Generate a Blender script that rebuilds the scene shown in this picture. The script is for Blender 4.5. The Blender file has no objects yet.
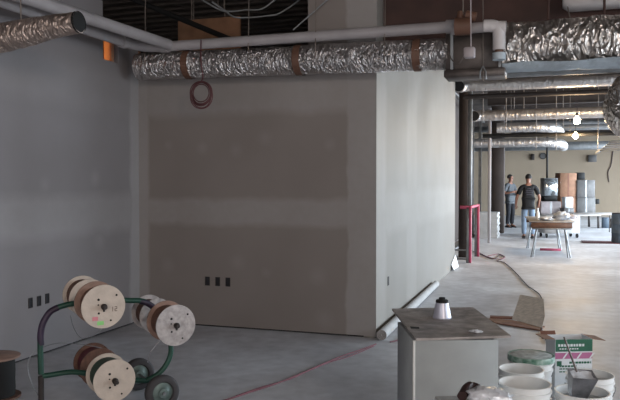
import bpy, math, random
from mathutils import Vector, Matrix, noise
random.seed(7)
C = bpy.context.scene.collection
PI = math.pi
# ------------------------------------------------------------------ camera geometry
F, TH, PT, EYE = 710.0, math.radians(18.46), math.radians(1.291), 1.49
RV = Vector((math.cos(TH), math.sin(TH), 0)); FV = Vector((-math.sin(TH), math.cos(TH), 0)); ZV = Vector((0, 0, 1))
CF = FV * math.cos(PT) - ZV * math.sin(PT); CU = FV * math.sin(PT) + ZV * math.cos(PT)
EY = Vector((0, 0, EYE))
def ray(px, py): return RV * ((px - 310) / F) + CU * ((200 - py) / F) + CF
def on_z(px, py, z=0.0): d = ray(px, py); return EY + d * ((z - EYE) / d.z)
def on_y(px, py, Y): d = ray(px, py); return EY + d * (Y / d.y)
def on_x(px, py, X): d = ray(px, py); return EY + d * (X / d.x)
def on_d(px, py, D): d = ray(px, py); return EY + d * (D / d.dot(FV))
def on_pl(px, py, p0, n): d = ray(px, py); return EY + d * ((p0 - EY).dot(n) / d.dot(n))
cam = bpy.data.cameras.new('camera'); cam.lens = F / 620 * 36; cam.sensor_width = 36; cam.clip_end = 200
co = bpy.data.objects.new('camera', cam); C.objects.link(co); co.location = EY
co.rotation_euler = (PI / 2 - PT, 0, TH); bpy.context.scene.camera = co

# ------------------------------------------------------------------ materials
def lin(h):
    h = h.lstrip('#'); v = [int(h[i:i + 2], 16) / 255 for i in (0, 2, 4)]
    return tuple((c / 12.92 if c <= .04045 else ((c + .055) / 1.055) ** 2.4) for c in v) + (1,)
def mat(name, col, rough=.6, metal=0, var=.12, scale=6, bump=0, bscale=40, detail=4, spec=.5, col2=None):
    m = bpy.data.materials.new(name); m.use_nodes = True; nt = m.node_tree; N = nt.nodes; L = nt.links
    b = N['Principled BSDF']; b.inputs['Roughness'].default_value = rough; b.inputs['Metallic'].default_value = metal
    b.inputs['Specular IOR Level'].default_value = spec
    tc = N.new('ShaderNodeTexCoord'); no = N.new('ShaderNodeTexNoise'); no.inputs['Scale'].default_value = scale
    no.inputs['Detail'].default_value = detail; L.new(tc.outputs['Object'], no.inputs['Vector'])
    c = lin(col); c2 = lin(col2) if col2 else tuple(x * (1 - 2.2 * var) for x in c[:3]) + (1,)
    r = N.new('ShaderNodeValToRGB'); r.color_ramp.elements[0].position = .32; r.color_ramp.elements[1].position = .68
    r.color_ramp.elements[0].color = c2; r.color_ramp.elements[1].color = c
    L.new(no.outputs['Fac'], r.inputs['Fac']); L.new(r.outputs['Color'], b.inputs['Base Color'])
    if bump:
        n2 = N.new('ShaderNodeTexNoise'); n2.inputs['Scale'].default_value = bscale; n2.inputs['Detail'].default_value = 5
        L.new(tc.outputs['Object'], n2.inputs['Vector'])
        bp = N.new('ShaderNodeBump'); bp.inputs['Strength'].default_value = bump; bp.inputs['Distance'].default_value = .02
        L.new(n2.outputs['Fac'], bp.inputs['Height']); L.new(bp.outputs['Normal'], b.inputs['Normal'])
    return m
def foil(name, col, rough, metal, sc, strength, dist=.03):
    m = mat(name, col, rough, metal, .1, 7); nt = m.node_tree; N = nt.nodes; L = nt.links; b = N['Principled BSDF']
    t0 = N.new('ShaderNodeTexCoord'); tc = N.new('ShaderNodeVectorMath'); tc.operation = 'MULTIPLY'; tc.inputs[1].default_value = (1.9, .8, .8); L.new(t0.outputs['Object'], tc.inputs[0])
    n = N.new('ShaderNodeTexNoise'); n.inputs['Scale'].default_value = sc * .4; n.inputs['Detail'].default_value = 3
    L.new(tc.outputs[0], n.inputs['Vector'])
    mx = N.new('ShaderNodeMix'); mx.data_type = 'VECTOR'; mx.inputs[0].default_value = .25
    L.new(tc.outputs[0], mx.inputs[4]); L.new(n.outputs['Color'], mx.inputs[5])
    v = N.new('ShaderNodeTexVoronoi'); v.inputs['Scale'].default_value = sc; L.new(mx.outputs[1], v.inputs['Vector'])
    v2 = N.new('ShaderNodeTexVoronoi'); v2.inputs['Scale'].default_value = sc * 2.3; L.new(mx.outputs[1], v2.inputs['Vector'])
    a = N.new('ShaderNodeMath'); a.operation = 'MULTIPLY_ADD'; a.inputs[1].default_value = .5; L.new(v2.outputs['Distance'], a.inputs[0]); L.new(v.outputs['Distance'], a.inputs[2])
    bp = N.new('ShaderNodeBump'); bp.inputs['Strength'].default_value = strength; bp.inputs['Distance'].default_value = dist
    L.new(a.outputs[0], bp.inputs['Height']); L.new(bp.outputs['Normal'], b.inputs['Normal']); return m
def emit(name, col, s):
    m = bpy.data.materials.new(name); m.use_nodes = True; b = m.node_tree.nodes['Principled BSDF']
    b.inputs['Base Color'].default_value = lin(col); b.inputs['Emission Color'].default_value = lin(col)
    b.inputs['Emission Strength'].default_value = s; return m

def drywall(name, board, mud, bands, spots=(), rough=.75):
    """bands: (axis 0/1/2, centre, half width, softness, strength); spots: (x, y, z, radius)"""
    m = bpy.data.materials.new(name); m.use_nodes = True; nt = m.node_tree; N = nt.nodes; L = nt.links
    b = N['Principled BSDF']; b.inputs['Roughness'].default_value = rough; b.inputs['Specular IOR Level'].default_value = .25
    tc = N.new('ShaderNodeTexCoord'); sp = N.new('ShaderNodeSeparateXYZ'); L.new(tc.outputs['Object'], sp.inputs[0])
    def ma(op, a, bb=None, clamp=False):
        n = N.new('ShaderNodeMath'); n.operation = op; n.use_clamp = clamp
        for i, v in enumerate((a, bb)):
            if v is None: continue
            if isinstance(v, (int, float)): n.inputs[i].default_value = v
            else: L.new(v, n.inputs[i])
        return n.outputs[0]
    def ns(scale, detail=3):
        n = N.new('ShaderNodeTexNoise'); n.inputs['Scale'].default_value = scale; n.inputs['Detail'].default_value = detail
        L.new(tc.outputs['Object'], n.inputs['Vector']); return n.outputs['Fac']
    wob = ma('SUBTRACT', ns(3.0), .5); big = ns(1.3, 2); fine = ns(14, 5)
    acc = None
    for ax, c, hw, soft, st in bands:
        v = ma('ADD', sp.outputs[ax], ma('MULTIPLY', wob, .10 if hw > .08 else .03))
        d = ma('ABSOLUTE', ma('SUBTRACT', v, c))
        f = ma('MULTIPLY', ma('DIVIDE', ma('SUBTRACT', hw + soft, d), soft, True), st)
        acc = f if acc is None else ma('MAXIMUM', acc, f)
    for x, y, z, r in spots:
        vd = N.new('ShaderNodeVectorMath'); vd.operation = 'DISTANCE'; L.new(tc.outputs['Object'], vd.inputs[0])
        vd.inputs[1].default_value = (x, y, z)
        dd = ma('ADD', vd.outputs['Value'], ma('MULTIPLY', wob, .08))
        f = ma('MULTIPLY', ma('DIVIDE', ma('SUBTRACT', r, dd), r * .9, True), .32)
        acc = ma('MAXIMUM', acc, f)
    acc = ma('MULTIPLY', acc, ma('ADD', ma('MULTIPLY', fine, .5), .75), True)
    mx = N.new('ShaderNodeMix'); mx.data_type = 'RGBA'; L.new(acc, mx.inputs[0])
    mx.inputs[6].default_value = lin(board); mx.inputs[7].default_value = lin(mud)
    m2 = N.new('ShaderNodeMix'); m2.data_type = 'RGBA'; m2.blend_type = 'MULTIPLY'; m2.inputs[0].default_value = 1
    L.new(mx.outputs[2], m2.inputs[6])
    r = N.new('ShaderNodeValToRGB'); r.color_ramp.elements[0].position = .3; r.color_ramp.elements[1].position = .7
    r.color_ramp.elements[0].color = (.88, .87, .86, 1); r.color_ramp.elements[1].color = (1, 1, 1, 1)
    L.new(big, r.inputs['Fac']); L.new(r.outputs['Color'], m2.inputs[7]); L.new(m2.outputs[2], b.inputs['Base Color'])
    return m

M = {}
M['foil'] = foil('foil', '#e6ddd6', .33, .88, 9, 1.0, .09)
M['foil_dull'] = foil('foil_dull', '#bcaaa0', .4, .8, 14, .8, .04)
M['foil_wall'] = foil('foil_wall', '#cdc6c4', .28, .88, 15, 1.0, .05)
M['foil_far'] = foil('foil_far', '#cfcbc9', .36, .85, 9, .5, .03)
M['paleblue'] = mat('pale_blue_grey', '#b9c4cc', .6, .2, .1, 12, .4, 30)
M['tape'] = mat('brown_tape', '#6a4b3c', .6)
M['black'] = mat('black', '#0c0b0c', .8)
M['pvc'] = mat('grey_white_pipe', '#a5a0a2', .5, 0, .08, 4)
M['pvcw'] = mat('white_pipe', '#cfcaca', .5, 0, .06, 4)
M['steel'] = mat('galvanised_steel', '#8e9092', .42, .7, .12, 8)
M['dark_steel'] = mat('dark_steel', '#3a3331', .6, .3, .15, 5)
M['primer'] = mat('primer_steel', '#4a322c', .75, 0, .2, 4)
M['deck'] = mat('ceiling_deck', '#5e5550', .85, 0, .2, 3)
M['wire'] = mat('hanger_wire', '#7d736c', .5, .5)
M['whitewire'] = mat('white_cord', '#b8aeb0', .6)
M['sheet'] = mat('sheet_metal', '#6d6460', .5, .5, .2, 7)
M['redcable'] = mat('red_cable', '#5b3134', .6)
M['wood'] = mat('reel_wood', '#c2b3a6', .8, 0, .08, 14, .15, 60)
M['wood2'] = mat('reel_wood_grey', '#b8b0ae', .8, 0, .16, 30, .15, 60)
M['spoolwood'] = mat('spool_wood', '#96786a', .8, 0, .15, 12)
M['drumbrown'] = mat('brown_winding', '#6b4a3c', .7, 0, .2, 30)
M['cablered'] = mat('red_winding', '#571a25', .6, 0, .15, 30)
M['cablegreen'] = mat('green_winding', '#1c3a2c', .6, 0, .15, 30)
M['greenpaint'] = mat('green_paint', '#1f4a3c', .45, .1, .2, 7)
M['purplewrap'] = mat('purple_wrap', '#32203a', .5, 0, .25, 8)
M['rubber'] = mat('rubber', '#3d3a3c', .8, 0, .12, 12)
M['hubgrey'] = mat('wheel_hub', '#72827e', .5, .4, .15, 12)
M['stampp'] = mat('pink_stamp', '#cc8088', .8); M['stampg'] = mat('green_stamp', '#8ccb7c', .8); M['ink'] = mat('ink', '#6d5a52', .8)
M['outlet'] = mat('outlet_box', '#1d1c22', .7)
M['cab'] = mat('cabinet_board', '#9fa3a4', .65, 0, .07, 5)
M['cabedge'] = mat('cabinet_edge', '#d2d2cf', .6, 0, .05, 5)
M['ply'] = mat('weathered_board', '#a39a96', .6, 0, .24, 12, .2, 50)
M['can'] = mat('can_metal', '#c6c6d4', .35, .5, .1, 8)
M['bucket'] = mat('white_plastic', '#e9e9e8', .45, 0, .05, 6)
M['mud'] = mat('joint_compound', '#c9cdcf', .8, 0, .12, 25, .3, 30)
M['greenrim'] = mat('green_plastic', '#2f6a52', .5, 0, .3, 22, col2='#a9beb4')
M['pan'] = mat('pan_metal', '#a3a3a6', .3, .85, .2, 14, .4, 12)
M['lid'] = mat('dusty_lid', '#dde3e0', .7, 0, .2, 24)
M['card'] = mat('cardboard', '#8f6a54', .85, 0, .12, 8)
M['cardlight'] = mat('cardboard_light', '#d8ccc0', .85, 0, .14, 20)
M['cardshade'] = mat('cardboard_inner_shaded', '#7a5344', .85, 0, .1, 8)  # darker cardboard copy, fold shadow put into the colour; also tape strips
M['cartonw'] = mat('white_carton', '#dadde0', .7, 0, .05, 8)
M['cartong'] = mat('green_print', '#24614a', .6, 0, .08, 12)
M['cartonp'] = mat('pink_print', '#b46a92', .6, 0, .08, 12)
M['crumple'] = mat('crumpled_foil', '#eef0f6', .3, .25, .1, 14, .6, 30)
M['brownglove'] = mat('brown_leather', '#33201f', .5, 0, .15, 14)
M['pink'] = mat('pink_paint', '#b8506a', .65, 0, .12, 9)
M['skin'] = mat('skin', '#8d6250', .6); M['hair'] = mat('dark_hair', '#17110f', .8)
M['shirtg'] = mat('grey_shirt', '#56595e', .85); M['shirtb'] = mat('black_shirt', '#0c0b0f', .85); M['print'] = mat('shirt_print', '#4a4650', .8)
M['trdark'] = mat('dark_trousers', '#191a22', .85); M['jeans'] = mat('blue_jeans', '#74859a', .85); M['shoe'] = mat('dark_shoes', '#141214', .6)
M['tabletop'] = mat('table_wood', '#6e4d3b', .6, 0, .2, 10); M['tabletopl'] = mat('table_laminate', '#a8a3a0', .5, 0, .15, 8)
M['plasticbag'] = mat('thin_plastic_bag', '#c5cad2', .4, 0, .15, 20, .5, 30)
M['gypsum'] = mat('gypsum_sheet', '#adadae', .8, 0, .06, 8)
M['greybox'] = mat('grey_carton', '#5e5c5c', .7, 0, .12, 5)
M['cord'] = mat('black_cord', '#3a2529', .7); M['redcord'] = mat('red_cord', '#7c4650', .7)
M['mirror'] = mat('mirror_glass', '#aeb4b8', .15, .9, .05, 5)
M['barrel'] = mat('blue_grey_barrel', '#4c5a68', .6); M['mat_red'] = mat('dark_red_mat', '#5c3138', .85)
M['plywood'] = mat('plywood', '#a0775c', .8, 0, .15, 6)
M['tan'] = mat('tan_wall', '#988977', .85, 0, .06, .6)
M['column'] = mat('column_brown', '#3c322e', .85, 0, .15, 3)

# ------------------------------------------------------------------ mesh builder
class MB:
    def __init__(s): s.v = []; s.f = []; s.sm = []
    def add(s, vs, fs, smooth=False):
        o = len(s.v); s.v += [tuple(v) for v in vs]; s.f += [tuple(i + o for i in f) for f in fs]; s.sm += [smooth] * len(fs); return s
    def box(s, a, b, bev=0.0, mtx=None):
        x0, y0, z0 = [min(a[i], b[i]) for i in range(3)]; x1, y1, z1 = [max(a[i], b[i]) for i in range(3)]
        if bev <= 0:
            vs = [(x, y, z) for z in (z0, z1) for y in (y0, y1) for x in (x0, x1)]
            fs = [(0, 2, 3, 1), (4, 5, 7, 6), (0, 1, 5, 4), (2, 6, 7, 3), (0, 4, 6, 2), (1, 3, 7, 5)]
        else:
            e = min(bev, (x1 - x0) / 2.01, (y1 - y0) / 2.01, (z1 - z0) / 2.01)
            vs = []; fs = []
            rings = [(z0, e), (z0 + e, 0), (z1 - e, 0), (z1, e)]
            for z, i in rings:
                k = e if i == 0 else 2 * e
                X0, X1, Y0, Y1 = x0 + i, x1 - i, y0 + i, y1 - i; k = e
                vs += [(X0 + k, Y0, z), (X1 - k, Y0, z), (X1, Y0 + k, z), (X1, Y1 - k, z), (X1 - k, Y1, z), (X0 + k, Y1, z), (X0, Y1 - k, z), (X0, Y0 + k, z)]
            for r in range(3):
                for j in range(8): fs.append((r * 8 + j, r * 8 + (j + 1) % 8, r * 8 + 8 + (j + 1) % 8, r * 8 + 8 + j))
            fs.append(tuple(range(7, -1, -1))); fs.append(tuple(range(24, 32)))
        if mtx: vs = [mtx @ Vector(v) for v in vs]
        return s.add(vs, fs)
    def sweep(s, pts, r, n=10, cap=True, smooth=True, jit=0, closed=False):
        pts = [Vector(p) for p in pts]; K = len(pts); rr = r if isinstance(r, (list, tuple)) else [r] * K
        vs = []; up = None
        for i, p in enumerate(pts):
            t = (pts[min(i + 1, K - 1)] - pts[max(i - 1, 0)])
            if closed: t = pts[(i + 1) % K] - pts[i - 1]
            t.normalize()
            if up is None: up = ZV if abs(t.z) < .9 else Vector((1, 0, 0))
            a = t.cross(up).normalized(); b = a.cross(t).normalized(); up = b
            for j in range(n):
                an = 2 * PI * j / n; q = rr[i]
                if jit: q *= 1 + jit * noise.noise(Vector((p.x * 9 + math.cos(an) * 3, p.y * 9 + p.z * 9, math.sin(an) * 3))) + jit * .5 * noise.noise(Vector((p.x * 26, p.y * 26 + math.cos(an) * 8, math.sin(an) * 8)))
                vs.append(p + a * math.cos(an) * q + b * math.sin(an) * q)
        fs = [(i * n + j, i * n + (j + 1) % n, (i + 1) * n + (j + 1) % n, (i + 1) * n + j) for i in range(K - 1) for j in range(n)]
        if closed: fs += [((K - 1) * n + j, (K - 1) * n + (j + 1) % n, (j + 1) % n, j) for j in range(n)]
        elif cap: fs += [tuple(range(n - 1, -1, -1)), tuple((K - 1) * n + j for j in range(n))]
        return s.add(vs, fs, smooth)
    def lathe(s, prof, n=28, mtx=None, smooth=True, cap=True):
        vs = [(r * math.cos(2 * PI * j / n), r * math.sin(2 * PI * j / n), z) for r, z in prof for j in range(n)]
        fs = [(i * n + j, i * n + (j + 1) % n, (i + 1) * n + (j + 1) % n, (i + 1) * n + j) for i in range(len(prof) - 1) for j in range(n)]
        if mtx: vs = [mtx @ Vector(v) for v in vs]
        s.add(vs, fs, smooth)
        k = len(s.v) - len(vs)
        if not cap or prof[0] == prof[-1]: return s
        if prof[0][0] > 0: s.f.append(tuple(k + j for j in range(n - 1, -1, -1))); s.sm.append(False)
        if prof[-1][0] > 0: s.f.append(tuple(k + (len(prof) - 1) * n + j for j in range(n))); s.sm.append(False)
        return s
    def build(s, name, m, parent=None):
        me = bpy.data.meshes.new(name); me.from_pydata(s.v, [], s.f)
        me.polygons.foreach_set('use_smooth', s.sm); me.materials.append(M[m] if isinstance(m, str) else m)
        me.validate(); me.update()
        try: me.set_sharp_from_angle(angle=math.radians(50))
        except Exception: pass
        o = bpy.data.objects.new(name, me); C.objects.link(o)
        if parent:
            o.parent = parent
            if s_world.get(parent.name): o.matrix_parent_inverse = s_world[parent.name]
        return o
s_world = {}
def empty(name, loc=(0, 0, 0), rz=0):
    """mesh children are written in world coordinates; the inverse keeps them there"""
    o = bpy.data.objects.new(name, None); C.objects.link(o); o.location = loc; o.rotation_euler = (0, 0, rz)
    o.empty_display_size = .1
    return o
def wempty(name, loc):
    o = empty(name, loc); s_world[o.name] = Matrix.Translation(Vector(loc)).inverted(); return o
def tag(o, label, cat, group=None, kind=None):
    o['label'] = label; o['category'] = cat
    if group: o['group'] = group
    if kind: o['kind'] = kind
    return o
def struct(o): o['kind'] = 'structure'; return o
def copy_tree(o, parent=None):
    c = o.copy(); C.objects.link(c)
    if parent: c.parent = parent
    for ch in list(o.children): copy_tree(ch, c)
    return c
def smooth(pts, k=6, closed=False):
    P = [Vector(p) for p in pts]; out = []; n = len(P)
    for i in range(n if closed else n - 1):
        g = (lambda j: P[j % n]) if closed else (lambda j: P[max(0, min(n - 1, j))])
        p0, p1, p2, p3 = g(i - 1), g(i), g(i + 1), g(i + 2)
        for q in range(k):
            t = q / k
            out.append(.5 * ((2 * p1) + (p2 - p0) * t + (2 * p0 - 5 * p1 + 4 * p2 - p3) * t * t + (3 * p1 - p0 - 3 * p2 + p3) * t ** 3))
    if not closed: out.append(P[-1])
    return out
def frame(o, zaxis, xhint=ZV):
    z = Vector(zaxis).normalized(); x = (Vector(xhint) - z * Vector(xhint).dot(z)).normalized(); y = z.cross(x)
    m = Matrix((x, y, z)).transposed().to_4x4(); m.translation = Vector(o); return m

# ------------------------------------------------------------------ the setting
XL, YF, XR, YE, YB, ZC = -4.18, 6.69, -1.56, 12.85, 35.0, 4.1
# floor
fm = mat('concrete_floor', '#8d8f93', .5, 0, .1, 1.1, .08, 30, 8, .45, '#6e6c70')
def floor_material():
    m = bpy.data.materials.new('concrete_slab'); m.use_nodes = True; nt = m.node_tree; N = nt.nodes; L = nt.links
    b = N['Principled BSDF']; b.inputs['Specular IOR Level'].default_value = .5
    tc = N.new('ShaderNodeTexCoord')
    def ns(s, d): n = N.new('ShaderNodeTexNoise'); n.inputs['Scale'].default_value = s; n.inputs['Detail'].default_value = d; L.new(tc.outputs['Object'], n.inputs['Vector']); return n
    a = ns(.9, 6); c = ns(7, 8)
    r = N.new('ShaderNodeValToRGB'); e = r.color_ramp.elements; e[0].position = .3; e[1].position = .7; e[0].color = lin('#a5a3a6'); e[1].color = lin('#cfd1d6')
    L.new(a.outputs['Fac'], r.inputs['Fac'])
    r2 = N.new('ShaderNodeValToRGB'); e = r2.color_ramp.elements; e[0].position = .3; e[1].position = .65; e[0].color = (.72, .71, .71, 1); e[1].color = (1, 1, 1, 1)
    L.new(c.outputs['Fac'], r2.inputs['Fac'])
    mx = N.new('ShaderNodeMix'); mx.data_type = 'RGBA'; mx.blend_type = 'MULTIPLY'; mx.inputs[0].default_value = .8
    L.new(r.outputs['Color'], mx.inputs[6]); L.new(r2.outputs['Color'], mx.inputs[7]); L.new(mx.outputs[2], b.inputs['Base Color'])
    mr = N.new('ShaderNodeMapRange'); mr.inputs['To Min'].default_value = .38; mr.inputs['To Max'].default_value = .62
    L.new(a.outputs['Fac'], mr.inputs['Value']); L.new(mr.outputs['Result'], b.inputs['Roughness'])
    return m
struct(MB().box((-9, -4, -.12), (9.2, YB + .2, 0)).build('floor', floor_material()))
# ceiling: corrugated deck
cb = MB(); y = -4.0
vs = []; fs = []; k = 0
while y < YB + .2:
    for dy, dz in ((0, 0), (.12, 0), (.15, .05), (.27, .05)):
        vs += [(-9, y + dy, ZC + dz), (9.2, y + dy, ZC + dz)]
    y += .3
fs = [(2 * i, 2 * i + 1, 2 * i + 3, 2 * i + 2) for i in range(len(vs) // 2 - 1)]
cb.add(vs, fs); cb.box((-9, -4, ZC + .08), (9.2, YB + .2, ZC + .2))
struct(cb.build('ceiling', 'deck'))
sfront = [tuple(on_y(px, py, YF)) + (r,) for px, py, r in ((168, 265, .10), (237, 262, .11), (266, 273, .08), (318, 276, .12), (168, 145, .07), (202, 148, .08), (236, 150, .1), (265, 138, .1), (330, 145, .08), (325, 318, .12))]
xb = on_y(350, 250, YF).x
mfront = drywall('drywall_front', '#857d79', '#979290', [(2, 1.2, .1, .07, .8), (2, 2.46, .2, .1, .75), (0, (xb - 1.5) / 2 - .02, abs(xb + 1.5) / 2 + .0, .03, .95), (0, -4.16, .08, .04, 1.0)], sfront)
mleft = drywall('drywall_left', '#858183', '#9b9899', [(2, 1.2, .12, .12, .6), (2, 2.42, .12, .15, .3), (1, 6.75, .2, .06, 1.0), (1, 3.6, .12, .1, .25)],
                [tuple(on_x(px, py, XL)) + (r,) for px, py, r in ((100, 240, .12), (45, 185, .1), (95, 178, .1))])
mright = drywall('drywall_side', '#7d7974', '#8d8984', [(2, 1.2, .16, .12, .6), (1, 6.7, .35, .15, .8), (1, 8.6, .25, .15, .5), (2, 2.9, .3, .2, .3)], rough=.6)
def slab(name, m, *bx):
    b = MB()
    for a, c in bx: b.box(a, c)
    return struct(b.build(name, m))
# left wall with a framed hole near the corner
hA = on_x(103, 50, XL).y; hB = on_x(118.5, 50, XL).y; hz0 = on_x(110, 61, XL).z; hz1 = 2.98
slab('wall_left', mleft, ((XL - .12, -4, .014), (XL, YF, hz0)), ((XL - .12, -4, hz0), (XL, hA, 3.3)), ((XL - .12, hB, hz0), (XL, YF, 3.0)), ((XL - .12, hA, hz1), (XL, hB, 3.0)))
# front wall: low top at the left, full height at the right
xs = on_y(308, 15, YF).x
slab('wall_front', mfront, ((XL, YF, .014), (XR, YF + .12, 2.86)), ((xs, YF, 2.86), (XR, YF + .12, ZC)))
slab('wall_side', mright, ((XR - .12, YF + .001, 0), (XR + .0005, YE, ZC)))
slab('wall_rear', 'tan', ((XL - .12, YE - .12, 0), (XR - .121, YE, ZC)))
slab('wall_outer', 'column', ((-9, -4, 0), (-8.85, YB, ZC)))
slab('wall_back', 'tan', ((-9, YB, 0), (9.2, YB + .2, ZC)))
# right wall of the hall (beyond the frame) with its windows
XW = 8.0; wy = [(0.2 + 4.3 * i, 3.4 + 4.3 * i) for i in range(8)]
wb = MB(); wb.box((XW, -4, 0), (XW + .2, YB, .8)); wb.box((XW, -4, 3.0), (XW + .2, YB, ZC)); py_ = -4
for a, c in wy: wb.box((XW, py_, .8), (XW + .2, a, 3.0)); py_ = c
wb.box((XW, py_, .8), (XW + .2, YB, 3.0)); struct(wb.build('wall_right', 'tan'))
for i, (a, c) in enumerate(wy):
    b = MB()
    for q in (a, (a + c) / 2 - .03, c - .06): b.box((XW + .05, q, .8), (XW + .12, q + .06, 3.0))
    for q in (.8, 2.94): b.box((XW + .05, a, q), (XW + .12, c, q + .06))
    struct(b.build('window_%d' % (i + 1), 'dark_steel'))
struct(MB().box((XL, YF + .012, 0), (XR - .13, YF + .11, .014)).build('gap_shade_front', 'black'))  # black strip put in as the dark of the gap under the front wall
struct(MB().box((XL - .11, -4, 0), (XL - .012, YF + .01, .014)).build('gap_shade_left', 'black'))  # same painted gap darkness, under the left wall
slab('dark_backing', 'column', ((-2.35, 13.0, 0), (-2.25, 20.6, ZC)))  # dark sheet added so the rooms behind the studs look unlit
# space behind the left wall seen through the hole
slab('wall_cavity', 'plywood', ((XL - .46, 5.2, 2.3), (XL - .42, YF + .24, 2.99)), ((XL - .46, YF + .2, 2.3), (XL - .12, YF + .24, 2.99)), ((XL - .46, 5.2, 2.3), (XL - .12, 5.24, 2.99)), ((XL - .6, 5.2, 2.26), (XL - .12, YF + .24, 2.3)), ((XL - .46, 5.2, 2.95), (XL - .12, YF + .24, 2.99)))
hm = (hA + hB) / 2
hb = MB(); hb.box((XL - .11, hm + .04, hz0), (XL - .02, hm + .08, hz1)); tag(hb.build('wall_stud', 'plywood'), 'orange lit wooden stud inside the opening high on the left wall', 'stud')
# plywood panel above the front wall
pA = on_y(178, 60, 8.6); pB = on_y(240, 20, 8.6)
PLY = tag(MB().box((pA.x, 8.6, 2.3), (pB.x, 8.64, on_y(200, 19, 8.6).z), .004).build('plywood_sheet', 'plywood'), 'orange-brown plywood sheet seen above the front wall behind the grey pipe', 'plywood')

# ------------------------------------------------------------------ ceiling steel and pipes
b = MB(); yb = 6.95
b.box((XR + .01, yb - .1, 2.81), (XW, yb + .1, 2.84)); b.box((XR + .01, yb - .1, 3.67), (XW, yb + .1, 3.7)); b.box((XR + .01, yb - .02, 2.84), (XW, yb + .02, 3.67))
b.box((2.9, yb - .05, 3.7), (3.0, yb + .05, ZC)); b.box((XR + .2, yb - .05, 3.7), (XR + .3, yb + .05, ZC))
tag(b.build('steel_beam', 'primer'), 'deep brown primed steel beam crossing above the foil ducts', 'beam')
for i, Y in enumerate((10.2, 13.4, 16.6, 19.8, 23.0, 26.2, 29.4, 32.6)):
    b = MB(); b.box((XR + .02, Y - .07, 3.6), (XW, Y + .07, 3.63)); b.box((XR + .02, Y - .07, ZC - .05), (XW, Y + .07, ZC)); b.box((XR + .02, Y - .012, 3.63), (XW, Y + .012, ZC - .05))
    o = b.build('ceiling_joist', 'dark_steel'); tag(o, 'dark steel joist under the hall ceiling, one of a row above the ducts', 'joist', 'ceiling joists over the hall')

def elbow(pts, k=5): return smooth(pts, k)
def hang(o, p, q, n=3, r=.006):
    for i in range(n):
        c = p.lerp(q, (i + .5) / n); MB().sweep([c, Vector((c.x, c.y, ZC + .02))], r, 6).build('hanger_wire', 'wire', o)
# grey sprinkler mains
def pipe_main(name, pts, r, m, label, n=14, couplings=()):
    root = wempty(name, pts[0]); tag(root, label, 'pipe')
    MB().sweep(pts, r, n).build('pipe_run', m, root)
    for a, bq in couplings:
        MB().sweep([a, bq], r * 1.25, n).build('coupling', m, root)
    return root
Yp = 6.32
p0 = on_y(146, 47.5, Yp); p1 = on_y(452, 27.5, Yp); zp = (p0.z + p1.z) / 2; rp = .05
hang(PLY, Vector((pA.x, 8.62, on_y(200, 20, 8.6).z)), Vector((pB.x, 8.62, on_y(200, 20, 8.6).z)), 2)
xc = on_z(105, 35, zp).x
PB = [Vector((xc, 1.6, zp - .005)), Vector((xc, 3, zp - .005)), Vector((xc, 6.0, zp - .005)), Vector((xc + .005, 6.15, zp)), Vector((xc + .05, 6.27, zp)), Vector((xc + .17, Yp, zp)), Vector((-3, Yp, zp)), Vector((-2, Yp, zp)), Vector((p1.x, Yp, zp))]
pipe_main('sprinkler_pipe', PB, rp, 'pvc', 'long grey pipe bending at the corner and running over the foil duct', couplings=[((xc, 5.9, zp - .005), (xc, 5.98, zp - .005)), ((xc + .2, Yp, zp), (xc + .28, Yp, zp)), ((p1.x - .05, Yp, zp), (p1.x + .02, Yp, zp))])
a0 = on_d(30, -2, 4.6); a1 = on_y(172, 47, Yp - .02)
zq = a1.z + .02; q0 = on_z(60, 9, zq); q1 = on_z(150, 38.5, zq)
dq = (q1 - q0).normalized()
pipe_main('upper_pipe', [q0 - dq * 2.2, q0, q1, q1 + dq * .32, ], .052, 'pvc', 'straight grey pipe slanting along the left wall above the elbowed pipe')
# dark pipe crossing behind in the opening
s0 = on_y(140, 2, 7.9); s1 = on_y(246, 46, 7.9)
o = tag(MB().sweep([s0 + (s0 - s1) * .3, s1 + (s1 - s0) * .4], .035, 10).build('slanted_pipe', 'black'), 'black slanted pipe in front of the orange-brown plywood sheet', 'pipe'); hang(o, s0, s1, 1)
# conduits
for pts, lab in (([(196, -4), (218, 9), (230, 11.5), (246, 10), (262, 9), (276, -1), (284, -6)], 'thin metal conduit with shallow bends under the ceiling, the upper of two'),
                 ([(212, 2), (224, 10), (234, 17), (250, 17.5), (270, 15.5), (278, 14), (290, 7), (303, -3)], 'thin metal conduit with shallow bends under the ceiling, the lower of two')):
    o = tag(MB().sweep(smooth([on_d(x, y, 7.9) for x, y in pts], 4), .011, 8).build('conduit', 'steel'), lab, 'conduit'); q_ = on_d(*pts[1], 7.9); hang(o, q_, q_, 1, .004)
# diagonal conduit in front of upper front wall
DB = tag(MB().sweep([on_y(293, 30, 6.6), on_y(352, -22, 6.68)], .008, 8).build('diagonal_brace', 'steel'), 'thin diagonal brace in front of the upper drywall above the grey pipe', 'brace')

hang(DB, on_y(352, -22, 6.68), on_y(352, -22, 6.68), 1, .004)
def crinkle_duct(pts, r, m, parent, name='duct_skin', n=36, jit=.07, step=.035, cap=True):
    P = [Vector(p) for p in pts]; out = []; rr = []
    R = r if isinstance(r, (list, tuple)) else [r] * len(P)
    for i in range(len(P) - 1):
        k = max(1, int((P[i + 1] - P[i]).length / step))
        for q in range(k): t = q / k; out.append(P[i].lerp(P[i + 1], t)); rr.append(R[i] * (1 - t) + R[i + 1] * t)
    out.append(P[-1]); rr.append(R[-1])
    rr = [q * (1 + random.uniform(-.012, .012)) for q in rr]
    return MB().sweep(out, rr, n, cap=cap, jit=jit, smooth=False if jit > .06 else True).build(name, m, parent)
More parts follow.
